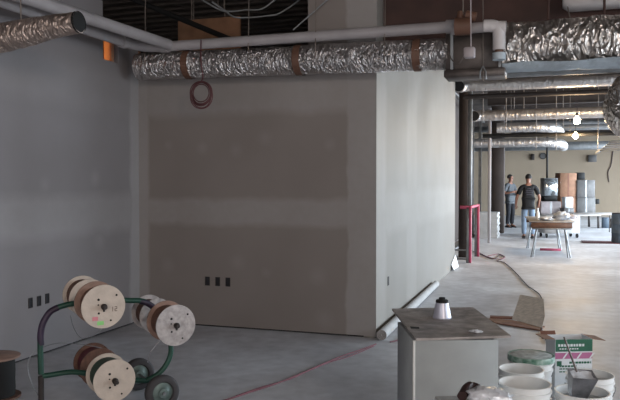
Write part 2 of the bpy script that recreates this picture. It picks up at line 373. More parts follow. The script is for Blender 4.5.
# front wall duct
Yd = 6.42
e0 = on_y(131, 67.5, Yd); e1 = on_y(449, 53, Yd - .0)
d0 = Vector((XL + .18, Yd, on_y(135, 67, Yd).z)); d1 = Vector((e1.x, Yd, on_y(449, 54, Yd).z))
root = wempty('foil_duct', d0); tag(root, 'long crinkled foil duct with brown tape bands along the top of the front wall', 'duct')
crinkle_duct([d0, d0.lerp(d1, .5), d1], [.135, .135, .14], 'foil_wall', root)
for px in (190, 300, 418):
    c = on_y(px, 58, Yd); t = (c.x - d0.x) / (d1.x - d0.x); c = d0.lerp(d1, t)
    MB().sweep([c - Vector((.035, 0, 0)), c + Vector((.035, 0, 0))], .146, 24, cap=False).build('tape_band', 'tape', root)
for px in (152, 254, 320, 388):
    c = on_y(px, 58, Yd); t = (c.x - d0.x) / (d1.x - d0.x); c = d0.lerp(d1, t)
    MB().sweep([c + Vector((0, -.15, -.02)), c + Vector((0, -.13, .3)), Vector((c.x, Yd - .1, ZC))], .004, 6).build('hanger_wire', 'wire', root)
# big foil duct right
root = wempty('large_foil_duct', on_y(560, 48, Yd)); tag(root, 'wide crinkled shiny foil duct crossing the upper right above the hall', 'duct')
g0 = on_y(503, 47, Yd); g1 = on_y(640, 40, Yd + .0)
g1.z = g0.z
crinkle_duct([g0, g0.lerp(g1, .5), g1 + Vector((2.2, 0, 0))], [.2, .2, .2], 'foil', root, jit=.13, n=40)
# thin pale blue-grey strip hanging under the duct
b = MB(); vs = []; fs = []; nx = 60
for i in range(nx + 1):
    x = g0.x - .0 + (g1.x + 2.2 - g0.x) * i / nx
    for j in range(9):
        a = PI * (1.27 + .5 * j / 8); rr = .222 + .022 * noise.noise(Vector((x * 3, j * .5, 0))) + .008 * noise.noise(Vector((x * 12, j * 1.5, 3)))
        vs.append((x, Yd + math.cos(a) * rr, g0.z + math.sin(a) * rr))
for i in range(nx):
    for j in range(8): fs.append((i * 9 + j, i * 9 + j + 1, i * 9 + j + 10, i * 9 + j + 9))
b.add(vs, fs, True); b.build('pale_underside', 'paleblue', root)
for px in (548, 604):
    c = on_y(px, 45, Yd); MB().sweep([Vector((c.x, Yd, g0.z + .17)), Vector((c.x, Yd, ZC))], .012, 6).build('hanger_strap', 'primer', root)
# sheet metal damper box between the ducts
c0 = on_y(447, 80, Yd); c1 = on_y(504, 33, Yd)
root = wempty('damper_box', (c0.x, Yd, c0.z)); tag(root, 'dull brown sheet metal box joining the narrow and wide foil ducts', 'duct box')
MB().box((c0.x, Yd - .12, c0.z + .07), (c1.x, Yd + .14, c1.z), .008).build('casing', 'sheet', root)
MB().box((c0.x - .01, Yd - .14, c0.z + .0), (c1.x + .02, Yd + .14, c0.z + .07), .01).build('bottom_flange', 'sheet', root)
for px in (452, 500):
    q = on_y(px, 40, Yd - .13); MB().box((q.x - .012, Yd - .14, c0.z + .07), (q.x + .012, Yd - .12, c1.z)).build('corner_strip', 'steel', root)
MB().sweep([on_y(483, 82, Yd - .15), on_y(483, -40, Yd - .15)], .004, 6).build('hanger_wire', 'wire', root)
for dx in (-3, 3):
    MB().sweep([on_y(483, 66, Yd - .15), on_y(483 + dx, 72, Yd - .16), on_y(483 + dx, 79, Yd - .16)], .006, 6).build('hook', 'steel', root)
# white pipe tee in front of it
Yt = 6.12
root = wempty('white_pipe_drop', on_y(498, 50, Yt)); tag(root, 'short white pipe with an elbow turning down beside the wide foil duct', 'pipe')
MB().sweep(smooth([on_y(484, 26, Yt), on_y(492, 26, Yt), on_y(497.5, 28, Yt), on_y(499, 35, Yt), on_y(499, 50, Yt)], 5), .052, 14).build('elbow_pipe', 'pvcw', root)
MB().sweep([on_y(499, 27, Yt), on_y(506, 27, Yt)], .05, 14).build('end_cap', 'pvcw', root)
MB().sweep([on_y(499, 49, Yt), on_y(499, 54, Yt)], .035, 12).build('red_valve', 'tape', root)
MB().sweep([on_y(499, 53, Yt), on_y(499, 60, Yt)], .055, 14).build('end_fitting', 'paleblue', root)
MB().sweep([on_y(453, 30, Yt + .1), on_y(485, 27, Yt)], .045, 12).build('connecting_pipe', 'pvc', root)
b = MB().sweep([on_y(455, 27, Yt - .02), on_y(471, 26, Yt - .02)], .075, 14); b.sweep([on_y(458, 27, Yt), on_y(461, 12, Yt + .02)], .03, 8); b.sweep([on_y(466, 15, Yt), on_y(476, 17, Yt)], .04, 10)
b.build('pipe_clamp', 'tape', root)
MB().sweep([on_y(463, 14, Yt), on_y(463, -50, Yt)], .006, 6).build('hanger_rod', 'wire', root)
root = wempty('hanging_junction_box', on_y(468, 58, 5.9)); tag(root, 'small white box hanging on a white cord in front of the sheet metal box', 'junction box')
qa = on_y(464, 58, 5.85); qb = on_y(475, 47, 5.85); MB().box((qa.x, 5.82, qa.z), (qb.x, 5.9, qb.z), .008).build('box_body', 'whitewire', root)
MB().sweep([on_y(471, 47, 5.86), on_y(470.5, -40, 5.86)], .005, 6).build('cord', 'whitewire', root)
MB().sweep(smooth([on_y(464, 56, 5.86), on_y(459, 63, 5.9), on_y(452, 60, 6.0), on_y(449, 52, 6.2)], 6), .005, 6).build('loose_cable', 'wire', root)
# white tray top right
root = wempty('white_duct_tray', on_d(600, 0, 5.6)); tag(root, 'white rounded metal tray cut off at the top right above the foil duct', 'tray')
ta = on_d(563, 6, 6.2); MB().box((ta.x, ta.y, ta.z), (ta.x + 1.6, ta.y + .3, ta.z + .22), .04).build('tray_shell', 'pvcw', root)
MB().sweep([ta + Vector((.02, .1, .1)), on_d(571, 22, 6.2)], .007, 6).build('brace_wire', 'wire', root)
MB().sweep([ta + Vector((.5, .25, .2)), Vector((ta.x + .5, ta.y + .15, ZC))], .01, 6).build('hanger_rod', 'wire', root)
# left short duct with open end
E = on_d(79, 22, 5.05); E2 = on_d(72, 23.5, 5.02); Z0 = on_d(-6, 36, 5.0)
dE = Vector((1, 0, .06)).normalized(); base = on_d(38, 28, 5.0)
root = wempty('open_ended_duct', E); tag(root, 'short foil duct with a black open end near the upper left pipes', 'duct')
st = Vector((XL + .03, E.y + .0, E.z - .10))
L0 = E + Vector((-.15, 0, -.012))
crinkle_duct([st, st.lerp(E, .55) + Vector((0, 0, -.0)), L0, E], [.115, .098, .078, .073], 'foil_dull', root, jit=.1)
MB().sweep([E - dE * .012, E + dE * .004], [.077, .077], 24, cap=False).build('end_collar', 'black', root)
MB().sweep([E - dE * .01, E + dE * .002], .071, 24).build('open_end', 'black', root)
MB().sweep([st.lerp(E, .5), Vector((st.lerp(E, .5).x, E.y, ZC))], .005, 6).build('hanger_wire', 'wire', root)

# hall ducts
def hall_duct(name, label, pts, r, m='foil_far', end=None, jit=.05, hang=()):
    root = wempty(name, pts[0]); tag(root, label, 'duct')
    crinkle_duct(pts, r, m, root, jit=jit, n=20, step=.12)
    if end:
        p, d = Vector(pts[0]), (Vector(pts[0]) - Vector(pts[1])).normalized()
        MB().sweep([p - d * .01, p + d * .01], r * .92 if not isinstance(r, list) else r[0] * .92, 18).build('open_end', 'black', root)
        MB().sweep([p - d * .05, p + d * .008], r * 1.06, 18, cap=False).build('end_collar', 'dark_steel', root)
    for h in hang:
        q = pts[-2].lerp(pts[-1], h); MB().sweep([q, Vector((q.x, q.y, ZC))], .01, 6).build('hanger_wire', 'wire', root)
    return root
def openduct(px, py, px2, py2, D, r, **k):
    e = on_d(px, py, D - .25); Y = on_d(px, py, D).y; Z = on_d(px + 30, (py + py2) / 2, D).z
    a = Vector((e.x, e.y, e.z)); bnd = smooth([a, Vector((e.x + .0, Y - .12, e.z - .0)), Vector((e.x + .1, Y, Z)), Vector((e.x + .35, Y, Z))], 4)
    return bnd + [Vector((5.5, Y, Z))]
P1 = openduct(458.5, 86, 620, 86, 12.9, .1); hall_duct('hall_foil_duct', 'nearest hall foil duct, black open end just right of the bright wall', P1, .105, end=1, hang=(.1, .4, .7))
P2 = openduct(474, 116, 620, 116, 15.5, .1); hall_duct('hall_foil_duct', 'second foil duct with a small black open end below the nearest hall duct', P2, .115, end=1, hang=(.1, .35, .6))
# elbows further back
def eld(name, label, x0, x1, py, D, r, drop, m='foil_far'):
    a = on_d(x0, py, D); c = on_d(x1, py, D); Y = a.y
    pts = [Vector((a.x, Y, a.z)), Vector((c.x - .5, Y, a.z))] + smooth([Vector((c.x - .4, Y, a.z)), Vector((c.x - .05, Y + .1, a.z - .02)), Vector((c.x + .15, Y + .40, a.z - drop * .4)), Vector((c.x + .2, Y + .75, a.z - drop))], 5)
    return hall_duct(name, label, pts, r, m, hang=(), jit=.05)
eld('hall_elbow_duct', 'foil duct ending in a bright elbow left of the bare bulbs', 497, 552, 128, 19.5, .13, .1)
eld('hall_elbow_duct', 'lower wide foil duct with a lit elbow below the bare bulbs', 470, 556, 143.5, 20.5, .13, .1)
b = MB(); a = on_d(470, 132, 22.5); b.box((a.x, a.y, a.z), (4.5, a.y + .3, a.z + .16), .01)
o = b.build('rectangular_duct', 'steel'); tag(o, 'flat rectangular metal duct running between the two elbow ducts', 'duct'); hang(o, a + Vector((0, .1, .15)), a + Vector((4, .1, .15)))
for name, py, D, r, m, lab in (('dark_pipe', 136.5, 17.5, .05, 'black', 'straight black pipe running across below the rectangular metal duct'),
                          ('hall_pipe', 58, 9.6, .04, 'steel', 'metal pipe crossing just below the wide foil duct'),
                          ('hall_pipe', 76, 10.8, .06, 'steel', 'metal pipe crossing above the nearest hall foil duct'),
                          ('hall_pipe', 97, 13.4, .045, 'dark_steel', 'dark metal pipe crossing below the nearest hall foil duct'),
                          ('hall_pipe', 126, 24, .1, 'steel', 'long metal pipe crossing behind the lit bulbs')):
    a = on_d(462, py, D); a.x = max(a.x, -1.5)
    o = tag(MB().sweep([a, Vector((6, a.y, a.z))], r, 12).build(name, m), lab, 'pipe'); hang(o, a, a + Vector((4, 0, 0)))
b = MB(); a = on_d(470, 151, 30); b.box((a.x, a.y, a.z), (5, a.y + .5, a.z + .32), .01); o = tag(b.build('rear_duct', 'steel'), 'farthest metal duct above the tan back wall', 'duct'); hang(o, a + ZV * .3, a + Vector((3, .2, .3)))
# curved flexible duct at the right edge
cpt = [on_d(x, y, D) for x, y, D in ((640, 70, 10.8), (628, 84, 10.6), (619, 98, 10.3), (617, 114, 10), (630, 128, 9.8), (645, 134, 9.8))]
root = wempty('curved_foil_duct', cpt[0]); tag(root, 'foil duct curving down at the right edge of the picture', 'duct')
crinkle_duct(smooth(cpt, 6), .18, 'foil', root, jit=.1, n=28)
MB().sweep([cpt[1], Vector((cpt[1].x, cpt[1].y, ZC))], .01, 6).build('hanger_wire', 'wire', root)
# slatted diffuser
b = MB(); dd = on_d(600, 151, 14.5)
for i in range(6): b.box((dd.x + .06 * i, dd.y + .25 * i, dd.z + .05 * i), (dd.x + .9 + .06 * i, dd.y + .25 * i + .08, dd.z + .03 + .05 * i), .004)
b.box((dd.x, dd.y, dd.z), (dd.x + .04, dd.y + 1.4, dd.z + .04)); b.box((dd.x + .9, dd.y, dd.z), (dd.x + .94, dd.y + 1.4, dd.z + .3))
tag(b.build('ceiling_grille', 'steel'), 'slatted metal grille hanging at the right below the curved foil duct', 'grille')
# thin hanging wires in the hall
for i, (px, y0, y1, D) in enumerate([(506, 92, 130, 14), (514, 90, 120, 16), (556, 92, 150, 15), (563, 90, 128, 17), (598, 95, 150, 16), (536, 118, 150, 18), (483, 90, 112, 13.5)]):
    a = on_d(px, y1, D); tag(MB().sweep([a, Vector((a.x, a.y, ZC))], .009, 5).build('ceiling_wire', 'wire'), 'thin wire hanging from the dark hall ceiling among the ducts', 'wire', 'hanging ceiling wires')

# coil of cable hanging
Yc = 6.2; cc = on_y(202, 93.5, Yc)
root = wempty('hanging_cable_coil', cc); tag(root, 'coil of dark red cable hanging from the duct on the front wall', 'cable coil')
b = MB()
for k in range(5):
    r = .118 - .012 * (k % 3); pts = [cc + Vector((math.cos(t) * r + .006 * k - .01, -.01 * k + .01 * math.sin(t * 2 + k), math.sin(t) * (r + .004 * k) + (.0 if k < 3 else -.02))) for t in [2 * PI * i / 36 for i in range(36)]]
    b.sweep(pts, .005, 6, closed=True)
pts = [cc + Vector((math.cos(t) * .085 - .01, .0, math.sin(t) * .085 + .005)) for t in [2 * PI * i / 24 for i in range(24)]]; b.sweep(pts, .005, 6, closed=True)
b.build('cable_loops', 'redcable', root)
MB().sweep(smooth([on_y(201, 82, Yc), on_y(203, 76, Yc), on_y(201, 62, Yc - .02), on_y(201, 40, 6.25)], 4), .006, 6).build('hanging_cord', 'redcable', root)

# ------------------------------------------------------------------ outlet boxes
def outlet(p, n, lab, w=.044, h=.085, group=None):
    n = Vector(n); s = ZV.cross(n); root = wempty('outlet_box', p); tag(root, lab, 'outlet', group)
    m = frame(p, n, ZV)  # x = up, y = side, z = normal
    MB().box((-h / 2, -w / 2, -.03), (h / 2, w / 2, .004), .002, m).build('box', 'outlet', root)
    b = MB()
    for x in (-h / 2 - .004, h / 2): b.box((x, -w / 2 - .004, 0), (x + .004, w / 2 + .004, .004), 0, m)
    for y in (-w / 2 - .004, w / 2): b.box((-h / 2, y, 0), (h / 2, y + .004, .006), 0, m)
    b.build('rim', 'dark_steel', root)
for px, w in ((207.5, 'left'), (217.8, 'middle'), (228, 'right')):
    outlet(on_y(px, 281 + (px - 207) * .05, YF), (0, -1, 0), 'dark outlet box, %s of three on the front wall' % w)
for px, py, w in ((30.3, 303, 'left'), (38.8, 301, 'middle'), (47, 298.5, 'right')):
    outlet(on_x(px, py, XL), (1, 0, 0), 'dark outlet box, %s of three on the left wall' % w, w=.042, h=.08)
outlet(on_x(388, 281, XR), (1, 0, 0), 'single dark outlet opening on the bright side wall')

# ------------------------------------------------------------------ reel cart
Mc = RV * -1.10 + FV * 4.885
ax = (RV * .51 - FV * .86).normalized(); bx = (RV * .86 + FV * .51).normalized()
def onf(px, py): return on_pl(px, py, Mc, ax)
root = wempty('reel_cart', (Mc.x, Mc.y, 0)); tag(root, 'green tubular wire reel cart on two wheels holding six wooden reels', 'cart'); cart = root
loop = [(41, 374), (40.5, 356), (40.5, 338), (43, 323), (50, 312), (62, 306), (77, 303), (95, 301), (115, 300), (130, 300.5), (142, 301), (152, 306), (161, 317), (168, 333), (171, 348), (169, 359), (163, 369), (155, 376), (147, 380)]
P = smooth([onf(*p) for p in loop], 5)
MB().sweep(P, .0185, 12).build('frame_tube', 'greenpaint', cart)
low = [(42, 376), (50, 375), (71, 372), (90, 374), (110, 378), (135, 380), (150, 381)]
MB().sweep(smooth([onf(*p) for p in low], 4), .0175, 12).build('lower_tube', 'greenpaint', cart)
foot = onf(41, 376); MB().sweep([foot, Vector((foot.x, foot.y, .012))], .0185, 12).build('foot_post', 'dark_steel', cart)
MB().box((foot.x - .05, foot.y - .03, 0), (foot.x + .05, foot.y + .03, .012), .002).build('foot_plate', 'dark_steel', cart)
for seg in ([(41, 345), (40.5, 335), (43, 323), (50, 312), (58, 307.5)], [(140, 301), (147, 303), (153, 307)]):
    MB().sweep(smooth([onf(*p) for p in seg], 5), .0205, 12).build('purple_wrap', 'purplewrap', cart)
wc = []
for px, py, D in ((162, 393, 4.66), (138.5, 375, 5.11)):
    p = on_d(px, py, D); p.z = .115; wc.append(p)
axis = (wc[0] - wc[1]).normalized()
MB().sweep([wc[0] + axis * .05, wc[1] - axis * .05], .011, 10).build('wheel_axle', 'steel', cart)
mid = onf(150, 381); MB().sweep([mid, wc[0].lerp(wc[1], .5)], .02, 10).build('axle_bracket', 'greenpaint', cart)
for w in wc:
    m = frame(w, axis)
    t = MB().lathe([(.075, -.028), (.10, -.03), (.113, -.02), (.115, 0), (.113, .02), (.10, .03), (.075, .028), (.068, .018), (.068, -.018), (.075, -.028)], 32, m).build('wheel', 'rubber', cart)
    h = MB().lathe([(.069, -.012), (.069, .012), (.04, .02), (.03, .036), (.012, .038), (.012, -.038), (.03, -.036), (.04, -.02)], 24, m).build('hub', 'hubgrey', t)
    h.matrix_parent_inverse = Matrix.Identity(4)
    s_world[t.name] = None
A = [onf(92, 300), onf(161, 318), onf(103, 370.5)]
for a in A:
    MB().sweep([a - ax * .33, a + ax * .345], .012, 12).build('reel_axle', 'dark_steel', cart)
def reel(a, off, wid, r, wind, wr, lab, wood='wood', marks=None, back=None):
    root = wempty('wire_reel', a + ax * off); tag(root, lab, 'wire reel')
    m = frame(a + ax * off, ax, ZV)
    hw = wid / 2; t = .009
    MB().lathe([(wr, -hw + t), (wr * 1.01, -hw * .5), (wr * .985, 0), (wr * 1.01, hw * .5), (wr, hw - t)], 28, m).build('winding', wind, root)
    for s in (-1, 1):
        z0, z1 = (hw - t, hw) if s > 0 else (-hw, -hw + t)
        MB().lathe([(.016, z0), (r - .001, z0), (r, z0 + .002), (r, z1 - .002), (r - .001, z1), (.016, z1), (.016, z0)], 40, m).build('flange', back if (back and s < 0) else wood, root)
    b = MB(); b.lathe([(.0, hw), (.018, hw + .001), (.02, hw + .02), (.012, hw + .03), (.0, hw + .03)], 14, m)
    b.sweep([m @ Vector((-.03, .0, hw + .012)), m @ Vector((.01, 0, hw + .012))], .007, 8)
    b.build('hub_nut', 'dark_steel', root)
    for an, rr, q in ((.6, .055, .008), (2.5, .05, .007), (3.6, .1, .006), (5.4, .105, .007), (1.2, .035, .005)):
        c = m @ Vector((math.cos(an) * rr, math.sin(an) * rr, hw)); MB().sweep([c, c + ax * .0015], q, 10).build('bolt_hole', 'black', root)
    if marks:
        mk = MB(); mk.box((-.085, .035, hw), (-.06, .07, hw + .001), 0, m); mk.build('pink_stamp', 'stampp', root)
        mk = MB(); mk.box((-.115, .0, hw), (-.09, .04, hw + .001), 0, m); mk.build('green_stamp', 'stampg', root)
        mk = MB()  # the characters 12
        for x0, y0, x1, y1 in ((0, 0, .03, .004), (.0, .014, .004, .03), (.026, .014, .03, .03), (.013, .014, .017, .03), (.013, .026, .03, .03), (0, .014, .017, .018)):
            mk.box((-.035 + x0 - .0, -.055 - y1, hw), (-.035 + x1, -.055 - y0, hw + .001), 0, m)
        mk.build('number_stamp', 'ink', root)
    return root
reel(A[0], .195, .2, .137, 'drumbrown', .1, 'wooden wire reel at the upper left front, pink and green stamps on its flange', 'wood', True, 'spoolwood')
reel(A[0], -.185, .21, .13, 'drumbrown', .105, 'wooden reel with brown wire behind the stamped reel at the upper left', 'wood')
reel(A[1], .2, .2, .136, 'drumbrown', .108, 'wire reel at the cart upper right front with a speckled grey flange', 'wood2', None, 'spoolwood')
reel(A[1], -.185, .2, .125, 'drumbrown', .095, 'reel with brown wire behind the speckled grey reel at the upper right', 'wood2')
reel(A[2], .185, .2, .134, 'cablegreen', .11, 'lowest front reel wound with dark green wire and a plain wooden flange', 'wood')
reel(A[2], -.185, .2, .132, 'cablered', .105, 'lowest rear reel wound with dark red wire near the wall', 'drumbrown')
def loose(pts, r, m, name, lab, cat='wire'):
    tag(MB().sweep(smooth(pts, 6), r, 6).build(name, m), lab, cat)
loose([onf(100, 322) + ax * .12, onf(92, 332) + ax * .1, onf(82, 338), onf(76, 330) - ax * .05, onf(74, 318) - ax * .1], .0022, 'steel', 'loose_wire', 'thin grey wire looping below the upper left stamped reel')
loose([onf(110, 352) - ax * .1, onf(85, 346) - ax * .05, onf(60, 343), onf(44, 347), onf(32, 354), onf(28, 370), onf(36, 392) + ax * .02, on_z(50, 408, .004), on_z(75, 412, .004)], .0025, 'steel', 'loose_wire', 'thin grey wire trailing from the lowest reels around the left upright')
loose([onf(158, 333) + ax * .1, onf(152, 345) + ax * .06, onf(148, 354) + ax * .03, Vector(on_z(146, 372, .004))], .002, 'whitewire', 'loose_wire', 'thin pale wire hanging from the speckled grey reel to the floor')
# black spool at left edge
sp = on_z(-4, 397, 0)
root = wempty('cable_spool', sp); tag(root, 'upright wooden spool of black cable at the left edge by the wall', 'cable spool')
mt = Matrix.Translation(sp)
MB().lathe([(.165, 0), (.165, .012), (0, .012)], 36, mt).build('bottom_flange', 'drumbrown', root)
b = MB(); b.lathe([(.125, .012), (.128, .06), (.126, .12), (.128, .18), (.127, .235), (.125, .277)], 36, mt)
b.build('cable_winding', 'black', root)
MB().lathe([(.16, .277), (.163, .279), (.163, .29), (.16, .292), (.0, .292)], 36, mt).build('top_flange', 'spoolwood', root)

# ------------------------------------------------------------------ rolled paper tube along the wall
r0 = on_z(385.5, 335, .055); r0.x = XR + .075; r1 = Vector((XR + .062, 10.2, .06))
root = wempty('paper_roll', (r0.x, r0.y, 0)); tag(root, 'long pale paper roll lying along the foot of the bright side wall', 'roll')
MB().sweep([Vector((r0.x, r0.y, .052)), r1], [.05, .045], 22, cap=True).build('rolled_sheet', 'gypsum', root)
dr = (r1 - Vector((r0.x, r0.y, .052))).normalized(); b = MB()
for q in (.012, .022, .033, .044):
    b.sweep([Vector((r0.x + math.cos(t) * q, r0.y - .002, .052 + math.sin(t) * q)) for t in [2 * PI * i / 20 for i in range(20)]], .002, 5, closed=True)
b.build('roll_edge', 'ink', root)
# plastic sheet flap at far end
b = MB(); fx = XR + .04
b.add([(XR + .01, 12.3, .10), (XR + .01, 12.84, .22), (XR + .07, 12.84, .01), (XR + .05, 12.3, .01), (XR + .015, 12.3, .11), (XR + .015, 12.84, .23), (XR + .075, 12.84, .015), (XR + .055, 12.3, .015)], [(0, 1, 2, 3), (7, 6, 5, 4), (0, 3, 7, 4), (1, 5, 6, 2), (3, 2, 6, 7), (0, 4, 5, 1)])
tag(b.build('plastic_flap', 'cartonw'), 'small white plastic flap leaning at the far end of the bright side wall', 'plastic sheet')

# ------------------------------------------------------------------ foreground cabinet
zt = .70
c_fl = on_z(416, 338.5, zt); c_bl = on_z(392, 308.5, zt); c_fr = on_z(511, 335.5, zt); c_br = on_z(473, 307, zt)
root = wempty('plywood_top_cabinet', ((c_fl.x + c_fr.x) / 2, (c_fl.y + c_fr.y) / 2, 0)); tag(root, 'grey cabinet box with a loose dark board as its top', 'cabinet')
ux = (c_fr - c_fl).normalized(); uy = Vector((-ux.y, ux.x, 0))
f0 = c_fl + (c_fr - c_fl) * -.03; 
q1 = c_fl - ux * .012 + uy * .012; 
wbx = (on_z(498, 337, zt) - q1).dot(ux)
uxc = (RV + FV * .035).normalized(); wbx = (on_z(498, 337, zt) - q1).dot(uxc)
mt = frame(Vector((q1.x, q1.y, 0)), ZV, uxc)
dpt = .5
MB().box((.012, .004, .02), (wbx, .02, zt - .014), .001, mt).build('front_panel', 'cab', root)
MB().box((0, .019, .0), (.018, dpt, zt - .014), .001, mt).build('side_panel', 'cab', root)
MB().box((0, -.002, .0), (.012, .019, zt - .014), .001, mt).build('edge_strip', 'cabedge', root)
MB().box((wbx - .018, .02, .0), (wbx, dpt, zt - .012), .001, mt).build('side_panel', 'cab', root)
MB().box((.018, dpt - .018, .0), (wbx - .018, dpt, zt - .012), .001, mt).build('back_panel', 'cab', root)
MB().box((.018, .02, .05), (wbx - .018, dpt - .018, .068), .001, mt).build('bottom_panel', 'cab', root)
# loose board
t = .012; vs = []
for z in (zt - t, zt):
    for p in (c_fl, c_fr, c_br, c_bl): vs.append((p.x, p.y, z))
bd = MB().add(vs, [(3, 2, 1, 0), (4, 5, 6, 7), (0, 1, 5, 4), (1, 2, 6, 5), (2, 3, 7, 6), (3, 0, 4, 7)]).build('loose_board', 'ply'); tag(bd, 'dark weathered board lying on the grey cabinet', 'board')
sl = [on_z(x, y, zt + .0006) for x, y in ((410, 326.5), (419, 327), (419.5, 328.8), (411, 328.6))]
b = MB().add([tuple(p) for p in sl] + [(p.x, p.y, zt + .0012) for p in sl], [(3, 2, 1, 0), (4, 5, 6, 7), (0, 1, 5, 4), (1, 2, 6, 5), (2, 3, 7, 6), (3, 0, 4, 7)]); o = b.build('slot_mark', 'black'); o.parent = bd
# can
cp = on_z(442, 318, zt)
root = wempty('tapered_can', cp); tag(root, 'small silvery white tapered can with a black lid on the dark board', 'can')
mt = Matrix.Translation(cp)
MB().lathe([(.0, 0), (.054, 0), (.0555, .004), (.054, .010), (.050, .022), (.044, .06), (.038, .085), (.036, .092), (.0, .092)], 32, mt).build('can_body', 'can', root)
MB().lathe([(.0, .092), (.036, .092), (.037, .1), (.034, .108), (.02, .110), (.018, .122), (.0, .124)], 28, mt).build('lid', 'black', root)
# crumple on board
def crumple(c, rx, ry, rz, m, name, seed=0, parent=None, n=14, amp=.35):
    vs = []; fs = []
    for i in range(n + 1):
        th = PI * i / n
        for j in range(2 * n):
            ph = PI * j / n; d = Vector((math.sin(th) * math.cos(ph), math.sin(th) * math.sin(ph), math.cos(th)))
            k = 1 + amp * noise.noise(d * 2.3 + Vector((seed, seed, 0))) + amp * .6 * noise.noise(d * 6 + Vector((seed, 3, 0)))
            z = d.z * k * rz
            vs.append((c[0] + d.x * k * rx, c[1] + d.y * k * ry, max(c[2] + z, c[2] - rz * .8)))
    for i in range(n):
        for j in range(2 * n): fs.append((i * 2 * n + j, i * 2 * n + (j + 1) % (2 * n), (i + 1) * 2 * n + (j + 1) % (2 * n), (i + 1) * 2 * n + j))
    return MB().add(vs, fs).build(name, m, parent)
p = on_z(476, 332.5, zt); tag(crumple((p.x, p.y, zt + .0065), .034, .022, .008, 'crumple', 'foil_scrap', 2), 'tiny crumpled foil scrap near the front edge of the dark board', 'scrap')

# low carton below frame carrying the crumpled bag
lowz = .62
g = [on_z(436, 396.5, lowz), on_z(503, 396.5, lowz)]
ga = on_z(470, 410, lowz); mt = frame(Vector((g[0].x, g[0].y, 0)), ZV, ux); wlow = (g[1] - g[0]).length
root = wempty('low_grey_box', (ga.x, ga.y, 0)); tag(root, 'pale grey box at the bottom edge in front of the cabinet', 'box')
MB().box((0, -.34, 0), (wlow, 0, lowz - .012), .004, mt).build('box_body', 'cab', root)
MB().box((-.004, -.344, lowz - .012), (wlow + .004, .004, lowz), .002, mt).build('box_lid', 'cabedge', root)
bc = on_z(489, 401, lowz)
o = crumple((bc.x, bc.y - .02, lowz + .026), .09, .06, .032, 'crumple', 'crumpled_foil_bag', 5, amp=.3); tag(o, 'crumpled silver and white foil bag at the bottom edge before the cabinet', 'bag')
gl = [on_z(462, 402, lowz) + Vector((0, 0, .022)), on_z(466, 398, lowz) + Vector((0, 0, .034)), on_z(472, 396, lowz) + Vector((0, 0, .04)), on_z(478, 397, lowz) + Vector((0, 0, .035))]
tag(MB().sweep(smooth(gl, 5), [.02] * 5 + [.021] * 5 + [.017] * 6, 12, jit=.15).build('brown_glove', 'brownglove'), 'dark brown curled leather glove lying against the foil bag', 'glove')

# ------------------------------------------------------------------ buckets
def bucket(px, py, D, lab, r=.145, h=.37, fill=None, lid=False, group=None):
    c = on_d(px, py, D); zr = c.z; h = zr if zr > .28 else h
    base = Vector((c.x, c.y, 0)); root = wempty('plastic_bucket', base); tag(root, lab, 'bucket')
    mt = Matrix.Translation(base)
    k = h
    MB().lathe([(0, .0), (r * .87, .0), (r * .88, .004), (r * .965, k - .09), (r * 1.03, k - .088), (r * 1.035, k - .078), (r * .975, k - .076), (r * .98, k - .045), (r * 1.045, k - .043), (r * 1.045, k - .034), (r * .985, k - .032), (r, k - .008), (r * 1.03, k - .007), (r * 1.03, k), (r * .965, k), (r * .95, k - .06), (r * .86, .012), (0, .012)], 40, mt).build('bucket_body', 'bucket', root)
    if fill:
        vs = []; n = 24
        b = MB(); b.lathe([(r * .93, k - fill - .01), (r * .93, k - fill), (r * .6, k - fill + .012), (r * .3, k - fill - .004), (0, k - fill + .006)], 24, mt); b.build('joint_compound', 'mud', root)
    if lid:
        MB().lathe([(r * 1.06, k - .026), (r * 1.09, k - .025), (r * 1.09, k + .006), (r * 1.07, k + .012), (r * 1.01, k + .012), (r * 1.01, k + .004)], 40, mt, cap=False).build('lid_rim', 'greenrim', root)
        MB().lathe([(0, k + .0), (r * 1.01, k + .0), (r * 1.01, k + .008), (r * .9, k + .013), (0, k + .014)], 40, mt).build('lid_panel', 'lid', root)
    # bail handle
    pts = [Vector((c.x + math.cos(t) * (r * 1.06), c.y - .02 - math.sin(t) * .03, k - .06 - math.sin(t) * .12)) for t in [PI * i / 14 for i in range(15)]]
    MB().sweep(pts, .003, 6).build('handle', 'steel', root)
    return base, k
bucket(531, 356, 4.75, 'white bucket closed with a green rimmed dusty lid beside the cabinet', r=.14, lid=True)
bucket(521, 368.5, 4.32, 'open white bucket between the lidded bucket and the front left one', r=.132, fill=.1)
bucket(524.5, 382.5, 3.86, 'open white bucket at the front, nearest to the cabinet corner', r=.138, fill=.13)
bucket(590, 374, 4.38, 'white bucket behind the one with the mud pan, right of the carton', r=.138, fill=.05)
bb, kk = bucket(582, 391, 3.9, 'white bucket with a silver mud pan in its mouth at lower right', r=.142, fill=.05)

# mud pan with mixing stick
mp = on_d(578, 392, 3.82)
root = wempty('mud_pan', mp); tag(root, 'silver metal mud pan propped on the lower right bucket', 'mud pan')
mt = frame(mp + Vector((0, 0, .01)), (ZV * 1 + RV * .10 - FV * .38), RV)
b = MB(); T = [(-.068, -.045), (.068, -.045), (.068, .045), (-.068, .045)]; B = [(-.04, -.026), (.05, -.026), (.05, .026), (-.04, .026)]
vs = [(x, y, .105) for x, y in T] + [(x, y, -.03) for x, y in B] + [(x * .96, y * .94, .105) for x, y in T] + [(x * .95, y * .92, -.026) for x, y in B]
vs = [mt @ Vector(v) for v in vs]
fs = [(i, 4 + i, 4 + (i + 1) % 4, (i + 1) % 4) for i in range(4)] + [(7, 6, 5, 4)] + [(8 + (i + 1) % 4, 12 + (i + 1) % 4, 12 + i, 8 + i) for i in range(4)] + [(12, 13, 14, 15)] + [(i, (i + 1) % 4, 8 + (i + 1) % 4, 8 + i) for i in range(4)]
